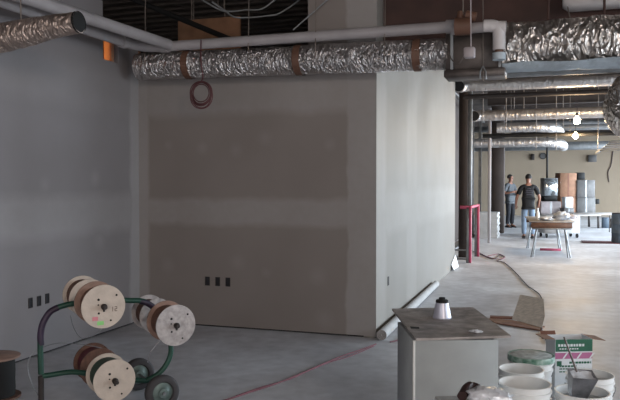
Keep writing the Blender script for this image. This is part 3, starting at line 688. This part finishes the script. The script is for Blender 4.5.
b.add(vs, fs).build('pan_body', 'pan', root)
b = MB(); vs = []
for i in range(9):
    for j in range(7):
        x = -.064 + .128 * i / 8; y = -.041 + .082 * j / 6; vs.append(mt @ Vector((x, y, .092 + .014 * noise.noise(Vector((x * 40, y * 40, 1))))))
b.add(vs, [(i * 7 + j, (i + 1) * 7 + j, (i + 1) * 7 + j + 1, i * 7 + j + 1) for i in range(8) for j in range(6)]).build('wet_mud', 'crumple', root)
k0 = on_d(577, 372, 3.74); k1 = on_d(564, 337, 3.8)
tag(MB().sweep([k0, k1], [.006, .005], 8).build('mixing_stick', 'sheet'), 'thin grey stick standing out of the silver mud pan', 'stick')

# printed carton behind the buckets
D = 4.85; bl = on_d(555, 385, D); br = on_d(592, 384, D + .02)
ux2 = (br - bl); ux2.z = 0; wC = ux2.length; ux2.normalize(); zt2 = on_d(572, 339.5, D).z
mt = frame(Vector((bl.x, bl.y, 0)), ZV, ux2)
root = wempty('printed_carton', (bl.x, bl.y, 0)); tag(root, 'open white carton with green and pink printing among the buckets', 'carton')
th = .004; dC = .16
b = MB(); b.box((0, 0, 0), (wC, th, zt2), 0, mt); b.box((0, dC - th, 0), (wC, dC, zt2), 0, mt); b.box((0, th, 0), (th, dC - th, zt2), 0, mt); b.box((wC - th, th, 0), (wC, dC - th, zt2), 0, mt); b.box((th, th, 0), (wC - th, dC - th, th), 0, mt)
b.build('carton_body', 'cartonw', root)
MB().box((.002, -.001, zt2 - .085), (wC + .001, -.0001, zt2 - .001), 0, mt).build('green_band', 'cartong', root)
MB().box((0, -.001, zt2 - .135), (wC, -.0001, zt2 - .093), 0, mt).build('pink_band', 'cartonp', root)
b = MB(); random.seed(3); x = .02
for k_ in range(9): w = random.uniform(.012, .02); b.box((x, -.002, zt2 - .05), (x + w, -.001, zt2 - .033), 0, mt); x += w + .006
x = .03
for k_ in range(8): w = random.uniform(.008, .014); b.box((x, -.002, zt2 - .07), (x + w, -.001, zt2 - .062), 0, mt); x += w + .006
b.build('white_lettering', 'cartonw', root)
for x in (.05, .15, .24):
    b = MB()
    P4 = [mt @ Vector(v) for v in ((x, -.0015, zt2 - .133), (x + .012, -.0015, zt2 - .133), (x + .04, -.0015, zt2 - .095), (x + .028, -.0015, zt2 - .095))]
    b.add([p for p in P4] + [p + (mt.to_3x3() @ Vector((0, -.001, 0))) for p in P4], [(0, 1, 2, 3), (7, 6, 5, 4), (0, 4, 5, 1), (1, 5, 6, 2), (2, 6, 7, 3), (3, 7, 4, 0)])
    b.build('white_stripe', 'cartonw', root)
b = MB()
for r_, (z, n_, hh) in enumerate(((.155, 8, .014), (.18, 6, .012), (.2, 9, .008), (.22, 7, .008))):
    x = .03 + .07 * (r_ == 0)
    for k_ in range(n_): w = random.uniform(.010, .02); b.box((x, -.002, zt2 - z - hh), (min(x + w, wC - .01), -.0001, zt2 - z), 0, mt); x += w + .005
b.box((.012, -.002, zt2 - .185), (.045, -.0001, zt2 - .15), 0, mt)
b.build('green_lettering', 'cartong', root)
def flap(a, bb, out, up, L_, m, name):
    a, bb = Vector(a), Vector(bb); d = (Vector(out) * 1 + ZV * up).normalized() * L_; n = (bb - a).cross(d).normalized() * .003
    vs = [a, bb, bb + d, a + d]; vs = vs + [v + n for v in vs]
    MB().add(vs, [(0, 1, 2, 3), (7, 6, 5, 4), (0, 4, 5, 1), (1, 5, 6, 2), (2, 6, 7, 3), (3, 7, 4, 0)]).build(name, m, root)
w2 = lambda x, y, z: mt @ Vector((x, y, z)); R3 = mt.to_3x3()
flap(w2(0, 0, zt2), w2(0, dC, zt2), R3 @ Vector((-1, -.2, 0)), .1, .085, 'card', 'left_flap')
flap(w2(wC, 0, zt2), w2(wC, dC, zt2), R3 @ Vector((1, -.15, 0)), -.1, .09, 'card', 'right_flap')
flap(w2(-.03, dC, zt2 - .03), w2(wC * .3, dC, zt2 - .03), R3 @ Vector((0, 1, 0)), 1.5, .06, 'cardshade', 'back_flap')

# flattened cardboard on floor
root = wempty('flattened_cardboard', on_z(520, 325, 0)); tag(root, 'flattened open cardboard box on the floor behind the cabinet', 'cardboard')
def prism(pts, t, m, name, parent=None):
    n = len(pts); vs = [tuple(p) for p in pts] + [(p[0], p[1], p[2] + t) for p in pts]
    return MB().add(vs, [tuple(range(n - 1, -1, -1)), tuple(range(n, 2 * n))] + [(i, (i + 1) % n, n + (i + 1) % n, n + i) for i in range(n)]).build(name, m, parent)
pa = on_z(488, 324, .002); pb = on_z(541, 331, .002); pc = on_z(545, 328, .0); 
prism([on_z(486, 319, .0), on_z(497, 324, .0), on_z(540, 331, .0), on_z(545, 327, .0), on_z(513, 321, .0)], .01, 'card', 'base_panel', root)
h1 = on_z(512, 320, .0); h2 = on_z(542, 329, .0)
up1 = on_d(520, 295, (h1 - EY).dot(FV) + .85); up2 = on_d(543.5, 299, (h2 - EY).dot(FV) + .85)
prism([h1 + ZV * .011, h2 + ZV * .011, on_d(545, 317, (h2 - EY).dot(FV) + .33), up2, up1], .004, 'cardlight', 'raised_panel', root)
prism([on_z(490, 318.5, .0), on_z(513, 319.5, .0), on_z(513, 318, .0), on_z(490, 317, .0)], .02, 'cardshade', 'far_edge', root)
prism([on_z(497, 323.5, .011), on_z(539, 330, .011), on_z(513, 322, .011)], .006, 'cardshade', 'inner_fold', root)

# ------------------------------------------------------------------ cords on the floor
def fl(pts, r=.007): return [on_z(x, y, r) for x, y in pts]
loose(fl([(470, 250), (482, 255), (493, 259), (500, 255), (504, 258), (497, 261), (503, 262), (510, 267), (518, 275), (527, 285), (534, 290), (540, 295), (543, 303), (543.5, 312), (541, 322), (543, 334), (548, 343)], .009), .007, 'cord', 'extension_cord', 'dark extension cord snaking across the hall floor from the pink posts', 'cord')
loose(fl([(478, 252), (488, 257), (500, 259), (505, 257), (498, 254), (488, 256)], .02), .008, 'redcord', 'red_cord_loop', 'small loop of red cord on the floor beside the pink posts', 'cord')
loose(fl([(376, 344), (360, 350), (345, 355), (325, 363), (300, 374), (275, 384), (250, 392), (232, 398), (215, 403)], .006), .006, 'redcord', 'red_floor_cord', 'dull red cord running over the floor away from the wall corner', 'cord')
loose(fl([(374, 346), (350, 356), (330, 362), (310, 370), (290, 379), (262, 387), (236, 396)], .006), .0045, 'redcord', 'red_floor_cord', 'thinner red cord lying beside the dull red cord near the wall corner', 'cord')
loose(fl([(390, 342), (398, 340), (404, 336), (410, 345)], .006), .006, 'redcord', 'red_cord_end', 'short red cord end between the paper roll and the cabinet', 'cord')

# ------------------------------------------------------------------ hall, left side framing
b = wempty('stud_wall', (XR, 17, 0)); tag(b, 'open metal stud framing beyond the end of the bright side wall', 'stud wall'); sw = b
Xs = -2.0
MB().box((Xs - .05, YE + .02, 0), (Xs + .05, 24, .04)).build('bottom_track', 'steel', sw)
MB().box((Xs - .05, YE + .02, 3.5), (Xs + .05, 24, 3.54)).build('top_track', 'steel', sw)
for Y in (15.6, 18.0, 20.4, 22.8): 
    m_ = MB(); m_.box((Xs - .045, Y, .04), (Xs + .045, Y + .004, 3.5)); m_.box((Xs + .041, Y, .04), (Xs + .045, Y + .04, 3.5)); m_.box((Xs - .045, Y, .04), (Xs - .041, Y + .04, 3.5)); m_.build('stud', 'steel', sw)
def post(px, base, D_w, top, m, name, lab, cat, r=None):
    p = on_z(px, base, 0); w = D_w
    return tag(MB().box((p.x - w / 2, p.y - w / 2, 0), (p.x + w / 2, p.y + w / 2, top), .008).build(name, m), lab, cat)
p = on_z(461, 254, 0); 
tag(MB().box((-1.70, 14.6, 0), (-1.52, 14.85, ZC), .01).build('dark_column', 'column'), 'dark brown column just beyond the end of the bright wall', 'column')
p = on_z(497.5, 233.3, 0)
tag(MB().box((p.x - .2, p.y, 0), (p.x + .18, p.y + .4, ZC), .01).build('dark_column', 'column'), 'dark brown column standing left of the person in the grey shirt', 'column')
p = on_z(469, 259, 0)
tag(MB().box((p.x - .035, p.y, 0), (p.x + .045, p.y + .09, ZC), .004).build('steel_post', 'steel'), 'grey steel post rising behind the pink posts to the ducts', 'post')
p = on_z(489.3, 243, 0)
tag(MB().box((p.x - .045, p.y, 0), (p.x + .03, p.y + .06, 3.4), .004).build('pale_stud', 'pvc'), 'pale metal stud standing behind the stack of drywall sheets', 'stud')
# pink guard frame
root = wempty('pink_guard_frame', on_z(468, 262, 0)); tag(root, 'waist high frame of pink painted posts near the end of the bright wall', 'guard frame')
pA_, pB_ = on_z(469.5, 263, 0), on_z(477.5, 256.5, 0)
for p in (pA_, pB_):
    MB().box((p.x - .012, p.y - .03, 0), (p.x + .034, p.y + .03, 1.08), .004).build('post', 'pink', root)
    MB().box((p.x - .062, p.y - .02, 0), (p.x - .013, p.y + .04, 1.05), .003).build('metal_edge', 'steel', root)
MB().box((XR + .0, pA_.y - .02, 1.02), (pA_.x + .04, pA_.y + .03, 1.08), .004).build('top_rail', 'pink', root)
MB().sweep([Vector((pA_.x, pA_.y, 1.05)), Vector((pB_.x, pB_.y, 1.05))], .028, 8).build('top_rail', 'pink', root)
for z in (.05, .22):
    MB().box((XR - .3, pA_.y + .05, z), (pA_.x, pA_.y + .09, z + .03), .003).build('lower_rail', 'steel', root)
# stack of drywall
q = on_z(478, 237, 0); q2 = on_z(497, 238.5, 0)
wS = .56; mt = frame(Vector((q2.x - .6, 19.95, 0)), ZV, Vector((1, .0, 0))); hS = .70
for i in range(12):
    dx = .012 * math.sin(i * 2.3); z = i * hS / 12
    o = MB().box((dx, abs(dx), z + .0005), (wS + dx + .05, .95, z + hS / 12), 0, mt).build('drywall_sheet', 'gypsum')
    tag(o, 'pale drywall sheet in the low stack by the dark column, counted %s from the floor' % ('first second third fourth fifth sixth seventh eighth ninth tenth eleventh twelfth'.split()[i]), 'drywall sheet', 'stacked drywall sheets')

# ------------------------------------------------------------------ people
def skin_obj(name, nodes, edges, m, parent, comps=1, sub=2, roots=('r',)):
    keys = list(nodes); idx = {k: i for i, k in enumerate(keys)}
    me = bpy.data.meshes.new(name + '_base'); me.from_pydata([nodes[k][0] for k in keys], [(idx[a], idx[c]) for a, c in edges], [])
    o = bpy.data.objects.new(name + '_tmp', me); C.objects.link(o)
    sk = o.modifiers.new('s', 'SKIN'); sk.use_smooth_shade = True
    if not me.skin_vertices: pass
    lay = me.skin_vertices[0] if me.skin_vertices else None
    if lay is None:
        bpy.context.view_layer.objects.active = o; o.select_set(True)
        bpy.ops.object.modifier_remove(modifier='s'); 
        bpy.ops.object.modifier_add(type='SKIN'); o.modifiers[-1].use_smooth_shade = True; lay = me.skin_vertices[0]
    for k in keys:
        r = nodes[k][1]; lay.data[idx[k]].radius = (r, r) if isinstance(r, (int, float)) else r
        lay.data[idx[k]].use_root = k in roots
    sb = o.modifiers.new('b', 'SUBSURF'); sb.levels = sub; sb.render_levels = sub
    dg = bpy.context.evaluated_depsgraph_get(); dg.update()
    nm = bpy.data.meshes.new_from_object(o.evaluated_get(dg)); nm.name = name
    bpy.data.objects.remove(o)
    nm.materials.clear(); nm.materials.append(M[m]); nm.polygons.foreach_set('use_smooth', [True] * len(nm.polygons))
    r = bpy.data.objects.new(name, nm); C.objects.link(r); r.parent = parent; return r
def person(loc, rz, scale, label, shirt, trousers, arms, print_=False, foot=(0, 0)):
    """local frame: faces -Y, X = the person's left"""
    root = empty('person', loc, rz); root.scale = (scale,) * 3; tag(root, label, 'person')
    N = {'r': ((0, 0, .95), (.15, .11)), 'w': ((0, 0, 1.1), (.135, .095)), 'c': ((0, .01, 1.28), (.16, .105)), 'n0': ((0, .015, 1.43), (.09, .07)), 'n': ((0, .005, 1.50), (.052, .052)),
         'h0': ((0, -.02, 1.57), (.062, .07)), 'h1': ((0, -.012, 1.65), (.076, .09)), 'h2': ((0, -.005, 1.715), (.066, .078)), 'nose': ((0, -.112, 1.635), .014)}
    Ed = [('r', 'w'), ('w', 'c'), ('c', 'n0'), ('n0', 'n'), ('n', 'h0'), ('h0', 'h1'), ('h1', 'h2'), ('h1', 'nose')]
    S = {k: (N[k][0], tuple(x * {'w': 1.24, 'r': 1.16}.get(k, 1.12) for x in N[k][1])) for k in ('r', 'w', 'c', 'n0')}; SE = [('r', 'w'), ('w', 'c'), ('c', 'n0')]
    T = {'r': ((0, 0, .97), (.158, .12)), 'p': ((0, 0, .90), (.16, .12))}; TE = [('r', 'p')]
    for s, sd in ((1, 'l'), (-1, 'q')):
        el, wr, hd = arms[0 if s > 0 else 1]
        sh = (s * .185, .015, 1.40)
        N[sd + 'sh'] = (sh, .062); N[sd + 'el'] = (el, .043); N[sd + 'wr'] = (wr, .03); N[sd + 'hd'] = (hd, (.04, .022))
        Ed += [('n0', sd + 'sh'), (sd + 'sh', sd + 'el'), (sd + 'el', sd + 'wr'), (sd + 'wr', sd + 'hd')]
        S[sd + 'sh'] = (sh, .077); mid_ = tuple(sh[i] * .2 + el[i] * .8 for i in range(3)); S[sd + 'm'] = (mid_, .068); SE += [('n0', sd + 'sh'), (sd + 'sh', sd + 'm')]
        H, Wv = Vector(hd), Vector(wr); d = (H - Wv).normalized(); side = d.cross(Vector((0, 1, .2))).normalized()
        for f_, (o_, L_) in enumerate(((-.03, .065), (-.01, .078), (.01, .074), (.03, .058))):
            a_ = H + side * o_; bq = a_ + d * L_ * .6; cq = bq + (d + Vector((0, -.5, 0))).normalized() * L_ * .5
            N['%sf%da' % (sd, f_)] = (tuple(a_), .009); N['%sf%db' % (sd, f_)] = (tuple(bq), .0085); N['%sf%dc' % (sd, f_)] = (tuple(cq), .007)
            Ed += [('%sf%da' % (sd, f_), '%sf%db' % (sd, f_)), ('%sf%db' % (sd, f_), '%sf%dc' % (sd, f_))]
        a_ = Wv.lerp(H, .6) + side * -.025; bq = a_ + side * -.03 + d * .025; cq = bq + d * .03
        N[sd + 'ta'] = (tuple(a_), .01); N[sd + 'tb'] = (tuple(bq), .01); N[sd + 'tc'] = (tuple(cq), .008); Ed += [(sd + 'ta', sd + 'tb'), (sd + 'tb', sd + 'tc')]
        hip = (s * .09, 0, .88); kn = (s * .105 + s * foot[0] * .5, -.02 + foot[1] * s * .5, .49); an = (s * .11 + s * foot[0], .02 + foot[1] * s, .09); toe = (an[0] + s * .02, an[1] - .13, .04)
        N[sd + 'hp'] = (hip, .088); N[sd + 'kn'] = (kn, .055); N[sd + 'an'] = (an, .035); N[sd + 'to'] = (toe, .03)
        Ed += [('r', sd + 'hp'), (sd + 'hp', sd + 'kn'), (sd + 'kn', sd + 'an'), (sd + 'an', sd + 'to')]
        T[sd + 'hp'] = (hip, .105); T[sd + 'kn'] = (kn, .078); T[sd + 'an'] = ((an[0], an[1], .1), .068); TE += [('p', sd + 'hp'), (sd + 'hp', sd + 'kn'), (sd + 'kn', sd + 'an')]
        b = MB(); A_ = Vector(an); vs = []
        prof = [(-.08, .030, .06), (-.04, .040, .085), (.03, .042, .07), (.10, .045, .05), (.16, .036, .04), (.185, .018, .025)]
        for dy, w, h_ in prof:
            for j in range(10): an_ = 2 * PI * j / 10; vs.append((A_.x + math.cos(an_) * w, A_.y - dy, max(0.0, h_ * (.5 + .5 * math.sin(an_)))))
        b.add(vs, [(i * 10 + j, i * 10 + (j + 1) % 10, i * 10 + 10 + (j + 1) % 10, i * 10 + 10 + j) for i in range(5) for j in range(10)] + [tuple(range(9, -1, -1)), tuple(range(50, 60))], True)
        b.build('shoe', 'shoe', root)
    rts = ['r'] + [k for k in N if k.endswith('a') and len(k) > 2] + [k for k in N if k.endswith('ta')]
    skin_obj('body', N, Ed, 'skin', root, roots=tuple(rts), sub=2)
    shirt_o = skin_obj('shirt', {**S, 'hem': ((0, 0, .87), (.176, .135))}, SE + [('hem', 'r')], shirt, root)
    skin_obj('trousers', T, TE, trousers, root)
    b = MB(); n = 16; vs = []
    for i in range(9):
        th = PI * .62 * i / 8
        for j in range(n):
            ph = 2 * PI * j / n; x, y, z = math.sin(th) * math.cos(ph) * .088, math.sin(th) * math.sin(ph) * .105, math.cos(th) * .1
            if y < 0 and th > 1.1: y *= .55; 
            vs.append((x, y + .012, 1.672 + z))
    b.add(vs, [(i * n + j, i * n + (j + 1) % n, i * n + n + (j + 1) % n, i * n + n + j) for i in range(8) for j in range(n)] + [tuple(range(8 * n, 9 * n))], True).build('hair', 'hair', root)
    for s in (-1, 1):
        MB().lathe([(0, -.008), (.014, -.004), (.018, .004), (.0, .008)], 10, Matrix.Translation((s * .081, .012, 1.635)) @ Matrix.Rotation(PI / 2, 4, 'Y') @ Matrix.Scale(1.6, 4, (1, 0, 0))).build('ear', 'skin', root)
        MB().lathe([(0, -.006), (.008, 0), (.0, .006)], 8, Matrix.Translation((s * .03, -.094, 1.655))).build('eye', 'black', root)
    MB().sweep([Vector((-.02, -.09, 1.592)), Vector((0, -.095, 1.59)), Vector((.02, -.09, 1.592))], .004, 6).build('mouth', 'tape', root)
    if print_:
        b = MB()
        for zz, w in ((1.36, .05), (1.30, .09), (1.25, .1), (1.2, .07)):
            b.sweep([Vector((-w, .124, zz)), Vector((0, .136, zz + .01)), Vector((w, .124, zz))], .008, 6)
        b.build('back_print', 'print', root)
    return root
pg = on_z(510, 227.5, 0)
person(pg, TH + math.radians(35), 1.03, 'person in a grey shirt and dark trousers with arms bent, standing by the dark column', 'shirtg', 'trdark',
       [((.25, -.05, 1.14), (.10, -.24, 1.10), (.05, -.30, 1.13)), ((-.27, .03, 1.13), (-.16, -.20, 1.18), (-.08, -.27, 1.20))])
pk = on_z(528, 238.5, 0)
person(pk, TH + PI - math.radians(8), 1.0, 'person seen from behind in a black printed T-shirt and pale jeans at the table', 'shirtb', 'jeans',
       [((.30, -.02, 1.13), (.31, -.12, .92), (.30, -.17, .85)), ((-.30, -.02, 1.13), (-.30, -.14, .93), (-.29, -.19, .86))], print_=True)

# ------------------------------------------------------------------ tables and goods in the hall
tl = on_z(531, 221, .74); tr = on_z(571, 221.5, .74)
tux = (tr - tl).normalized(); wT = (tr - tl).length + .05; mt = frame(Vector((tl.x, tl.y, 0)), ZV, tux)
root = wempty('work_table', (tl.x, tl.y, 0)); tag(root, 'work table with splayed metal legs and a cluttered wooden top in the hall', 'table')
LT = 2.2
MB().box((-.03, 0, .715), (wT + .03, LT, .74), .004, mt).build('table_top', 'tabletopl', root)
MB().box((0, .01, .6), (wT - .02, .03, .715), .003, mt).build('apron', 'tabletop', root)
MB().box((0, LT - .03, .6), (wT - .02, LT - .01, .715), .003, mt).build('apron', 'tabletop', root)
MB().box((.02, .0, .57), (wT - .04, .03, .6), .003, mt).build('cross_bar', 'steel', root)
for x, s in ((.1, -1), (wT - .14, 1)):
    for y in (.05, LT - .08):
        for dy in (0, .06):
            MB().sweep([mt @ Vector((x - .02 * s, y + dy, .6)), mt @ Vector((x + s * (.09 if dy == 0 else .05), y + dy, 0.0))], .016, 8).build('leg', 'steel', root)
def onT(x, y, z=.74): return mt @ Vector((x, y, z))
o = crumple(tuple(onT(.62, .45, .74 + .085)), .16, .14, .095, 'plasticbag', 'plastic_bag', 8, amp=.35); tag(o, 'rumpled clear plastic bag on the right of the cluttered hall table', 'plastic bag')
o = crumple(tuple(onT(.3, .3, .74 + .03)), .14, .12, .035, 'plasticbag', 'paper_heap', 11, amp=.4); tag(o, 'low heap of crumpled pale paper on the left of the hall table', 'paper')
o = crumple(tuple(onT(.8, 1.0, .74 + .05)), .18, .2, .06, 'whitewire', 'plastic_sheet', 13, amp=.4); tag(o, 'crumpled white plastic sheet at the far right of the hall table', 'plastic sheet')
p = onT(.17, .75); root = wempty('spray_bottle', p); tag(root, 'small white bottle standing on the left of the hall table', 'bottle')
MB().lathe([(0, 0), (.035, 0), (.036, .14), (.015, .18), (.0, .18)], 16, Matrix.Translation(p)).build('bottle_body', 'bucket', root); MB().lathe([(0, .18), (.018, .18), (.016, .24), (0, .24)], 12, Matrix.Translation(p)).build('cap', 'bucket', root)
# red level below
a, c = on_z(540, 249.5, .02), on_z(561, 250, .02); tag(MB().box((0, -.02, 0), ((c - a).length, .03, .05), .004, frame(Vector((a.x, a.y, 0)), ZV, c - a)).build('red_level', 'pink'), 'long red tool lying on the floor under the hall table', 'tool')
# white cart behind
a, c = on_z(545, 238, 0), on_z(580, 238, 0); m2 = frame(Vector((a.x, a.y, 0)), ZV, c - a); wK = (c - a).length
root = wempty('rolling_cart', (a.x, a.y, 0)); tag(root, 'low pale rolling cart on casters behind the hall table', 'cart')
MB().box((0, 0, .12), (wK, .6, .62), .01, m2).build('cart_body', 'gypsum', root)
for x in (.06, wK - .06):
    for y in (.06, .54): MB().sweep([m2 @ Vector((x - .02, y, .06)), m2 @ Vector((x + .02, y, .06))], .06, 14).build('caster', 'black', root)
# long low table to the right
a, c = on_z(586, 217, .74), on_z(620, 217, .74)
a = on_d(573, 213.5, 21.2); c = on_d(622, 214.0, 21.2); zz = a.z
m3 = frame(Vector((a.x, a.y, 0)), ZV, Vector((c.x - a.x, c.y - a.y, 0))); wl = (c - a).length
root = wempty('long_table', (a.x, a.y, 0)); tag(root, 'thin pale topped table at the right beyond the cluttered one', 'table')
MB().box((0, 0, zz - .05), (wl, .8, zz), .004, m3).build('table_top', 'tabletopl', root)
for x in (.04, wl - .06):
    for y in (.04, .74): MB().sweep([m3 @ Vector((x, y, zz - .05)), m3 @ Vector((x, y, 0))], .014, 8).build('leg', 'dark_steel', root)
# barrel and mat, dark boxes
p = on_z(622, 243, 0); root = wempty('blue_grey_barrel', p); tag(root, 'blue-grey barrel cut off by the right edge standing on a dark red mat', 'barrel')
MB().lathe([(0, .012), (.24, .012), (.25, .03), (.25, .25), (.258, .26), (.25, .27), (.25, .48), (.258, .49), (.25, .5), (.25, .72), (.256, .74), (.0, .74)], 30, Matrix.Translation(p)).build('barrel_body', 'barrel', root)
MB().lathe([(.18, .74), (.24, .74), (.24, .76), (.18, .76)], 30, Matrix.Translation(p)).build('barrel_lid', 'dark_steel', root)
tag(MB().box((p.x - .95, p.y - .35, 0), (p.x + .9, p.y + .45, .012), .003).build('floor_mat', 'mat_red'), 'dark red mat under the blue-grey barrel', 'mat')
a = on_z(602, 228, 0); root = wempty('dark_crate', a); tag(root, 'low dark blue crate on the floor left of the barrel', 'crate')
MB().box((a.x, a.y, 0), (a.x + .22, a.y + .3, .35), .01).build('crate_body', 'barrel', root); MB().box((a.x + .23, a.y, 0), (a.x + .4, a.y + .3, .32), .01).build('crate_side', 'dark_steel', root)

def crate(name, x0, x1, y0, y1, D, m, lab, cat='box', depth=.5, parts=True):
    a, c = on_d(x0, y1, D), on_d(x1, y1, D); zt_ = on_d(x0, y0, D).z; zb = a.z
    mm = frame(Vector((a.x, a.y, 0)), ZV, Vector((c.x - a.x, c.y - a.y, 0))); w = (Vector((c.x, c.y, 0)) - Vector((a.x, a.y, 0))).length
    root = wempty(name, (a.x, a.y, zb)); tag(root, lab, cat)
    MB().box((0, 0, zb), (w, depth, zt_), .01, mm).build('box_body', m, root)
    if parts: MB().box((w * .46, -.003, zb + .01), (w * .54, .0, zt_ - .01), 0, mm).build('tape_strip', 'cardshade' if m == 'card' else 'steel', root)
    return mm, w, zb, zt_
Dh = 24.0
# a low platform table carries the stacks
a, c = on_d(541, 208, Dh - .1), on_d(600, 208, Dh - .1)
zbase = on_d(577, 214, Dh).z
m4 = frame(Vector((a.x, a.y, 0)), ZV, Vector((c.x - a.x, c.y - a.y, 0))); wP = (c - a).length
root = wempty('stacking_bench', (a.x, a.y, 0)); tag(root, 'long low bench under the stacked boxes at the back of the hall', 'bench')
MB().box((0, -.1, zbase - .06), (wP, .9, zbase), .004, m4).build('bench_top', 'tabletopl', root)
for x in (.05, wP * .5, wP - .05):
    for y in (0, .8): MB().box((x - .03, y - .03, 0), (x + .03, y + .03, zbase - .06), .003, m4).build('leg', 'dark_steel', root)
crate('grey_carton', 577, 595.5, 197.3, 214, Dh, 'greybox', 'lower grey carton of the two stacked at the right of the bench')
crate('grey_carton', 577, 595, 180, 197.2, Dh, 'greybox', 'upper grey carton stacked on the other grey one')
crate('brown_carton', 560, 576.5, 197.2, 214, Dh + .05, 'card', 'brown carton under the tall brown one on the bench')
crate('brown_carton', 560, 576.5, 173, 197, Dh + .05, 'card', 'tall brown carton beside the upper grey carton')
crate('black_block', 577.5, 585, 172.5, 179.8, Dh + .1, 'black', 'small black block painted as the dark opening of a carton above the grey ones', 'case', .3, False)  # black block stands in for the dark inside of an open carton
crate('white_carton', 565, 573, 197, 208, Dh - .5, 'cartonw', 'small white carton standing in front of the brown cartons', depth=.3)
crate('low_grey_carton', 564, 574, 208.1, 214, Dh - .55, 'greybox', 'low grey carton under the small white carton', depth=.4)
crate('black_block', 595.6, 599.5, 199, 204, Dh, 'black', 'tiny black case hung on the right side of the lower grey carton', 'case', .2, False)
mm, w, zb, zt_ = crate('pale_carton', 541, 561, 201.5, 214, Dh - .1, 'whitewire', 'wide pink-grey carton under the shiny panel', depth=.5)
# shiny panel with black base
a, c = on_d(544, 196, Dh), on_d(558, 196, Dh); zt_ = on_d(544, 178, Dh).z; zb = a.z; z0 = on_d(550, 201.4, Dh).z
m5 = frame(Vector((a.x, a.y, 0)), ZV, Vector((c.x - a.x, c.y - a.y, 0))); w = (c - a).length
root = wempty('shiny_cabinet', (a.x, a.y, z0)); tag(root, 'shiny silver fronted cabinet on a black base, left of the brown cartons', 'cabinet')
MB().box((0, .02, zb), (w, .4, zt_), .01, m5).build('cabinet_body', 'steel', root)
MB().box((.02, 0, zb + .02), (w - .02, .02, zt_ - .02), .003, m5).build('shiny_front', 'mirror', root)
MB().box((.02, .0, z0), (w - .02, .4, zb), .01, m5).build('black_base', 'black', root)
# pole
p = on_d(547, 178, Dh + .6); tag(MB().sweep([Vector((p.x, p.y, 0)), Vector((p.x, p.y, ZC))], .035, 10).build('black_pole', 'black'), 'thin black pole rising behind the shiny cabinet to the ducts', 'pole')
# back wall fixtures
a = on_y(588, 162, YB - .02); c = on_y(596.5, 155, YB - .02)
tag(MB().box((a.x, YB - .14, a.z), (c.x, YB, c.z), .01).build('wall_sign_box', 'greybox'), 'small grey box high on the right of the tan back wall', 'wall box')
a = on_y(531, 160, YB); c = on_y(534.5, 154, YB); tag(MB().box((a.x, YB - .12, a.z), (c.x, YB, c.z), .01).build('wall_box', 'dark_steel'), 'small dark box high on the back wall above the person in black', 'wall box')
a = on_y(543, 156, YB); root = wempty('wall_clock', a); tag(root, 'round dark clock high on the tan back wall', 'clock')
mck = frame(Vector((a.x, YB, a.z)), (0, -1, 0), ZV); MB().lathe([(.13, 0), (.15, .01), (.15, .05), (.125, .05)], 24, mck, cap=False).build('clock_rim', 'black', root); MB().lathe([(0, .0), (.125, 0), (.125, .03), (0, .03)], 24, mck).build('clock_face', 'greybox', root)
pp = smooth([on_y(x, y, YB - .02) for x, y in ((613, 150), (611, 165), (608, 172), (609, 182))], 5); tag(MB().sweep(pp, .02, 6).build('wall_cable', 'cord'), 'dark cable hanging down the right of the tan back wall', 'cable')

# ------------------------------------------------------------------ bulbs
M['bulb'] = emit('bulb_glow', '#ffd9a0', 60)
for px, py, D, pw, lab in ((577, 120, 13.0, 45, 'upper bare lit bulb hanging below the foil duct in the hall'), (575.5, 135.5, 16.5, 45, 'lower bare lit bulb hanging farther back in the hall')):
    c = on_d(px, py, D); root = wempty('bare_bulb', c); tag(root, lab, 'bulb')
    MB().lathe([(0, -.078), (.036, -.066), (.058, -.036), (.062, 0), (.048, .035), (.022, .055), (.018, .075), (0, .075)], 20, Matrix.Translation(c)).build('glass_bulb', 'bulb', root)
    MB().lathe([(0, .075), (.022, .075), (.024, .12), (.012, .13), (0, .13)], 14, Matrix.Translation(c)).build('socket', 'black', root)
    MB().sweep([c + ZV * .13, Vector((c.x, c.y, ZC))], .006, 6).build('cord', 'cord', root)
    l = bpy.data.lights.new('bulb_light', 'POINT'); l.energy = pw; l.color = (1, .72, .42); l.shadow_soft_size = .05
    lo = bpy.data.objects.new('bulb_light', l); C.objects.link(lo); lo.location = c - ZV * .16 - FV * .02

# ------------------------------------------------------------------ light
def area(loc, sx, sy, energy, col, rot, spread=None):
    l = bpy.data.lights.new('window_daylight', 'AREA'); l.shape = 'RECTANGLE'; l.size = sx; l.size_y = sy; l.energy = energy; l.color = col
    if spread: l.spread = spread
    o = bpy.data.objects.new('window_daylight', l); C.objects.link(o); o.location = loc; o.rotation_euler = rot; return o
for i, (a, c) in enumerate(wy):
    e = [60, 100, 170, 400, 720, 760, 620, 400][i]
    area((XW + .3, (a + c) / 2, 1.9), 3.2, 2.2, e, (.76, .89, 1), (0, PI / 2 - math.radians(38), 0), math.radians(150))
def pt(loc, e, col, r=.05):
    l = bpy.data.lights.new('work_lamp', 'POINT'); l.energy = e; l.color = col; l.shadow_soft_size = r
    o = bpy.data.objects.new('work_lamp', l); C.objects.link(o); o.location = loc
pt((XL - .3, 5.6, 2.85), 8, (1, .55, .2))
pt((-3.4, 7.9, 3.1), .22, (1, .6, .4), .1)
pt((3.2, -2.0, 3.3), 150, (1, .83, .68), .25)
w = bpy.data.worlds.new('world'); bpy.context.scene.world = w; w.use_nodes = True
w.node_tree.nodes['Background'].inputs[0].default_value = (1, .97, .97, 1); w.node_tree.nodes['Background'].inputs[1].default_value = 1.0
vs_ = bpy.context.scene.view_settings; vs_.view_transform = 'Standard'; vs_.look = 'None'; vs_.gamma = 1; vs_.exposure = 1.0
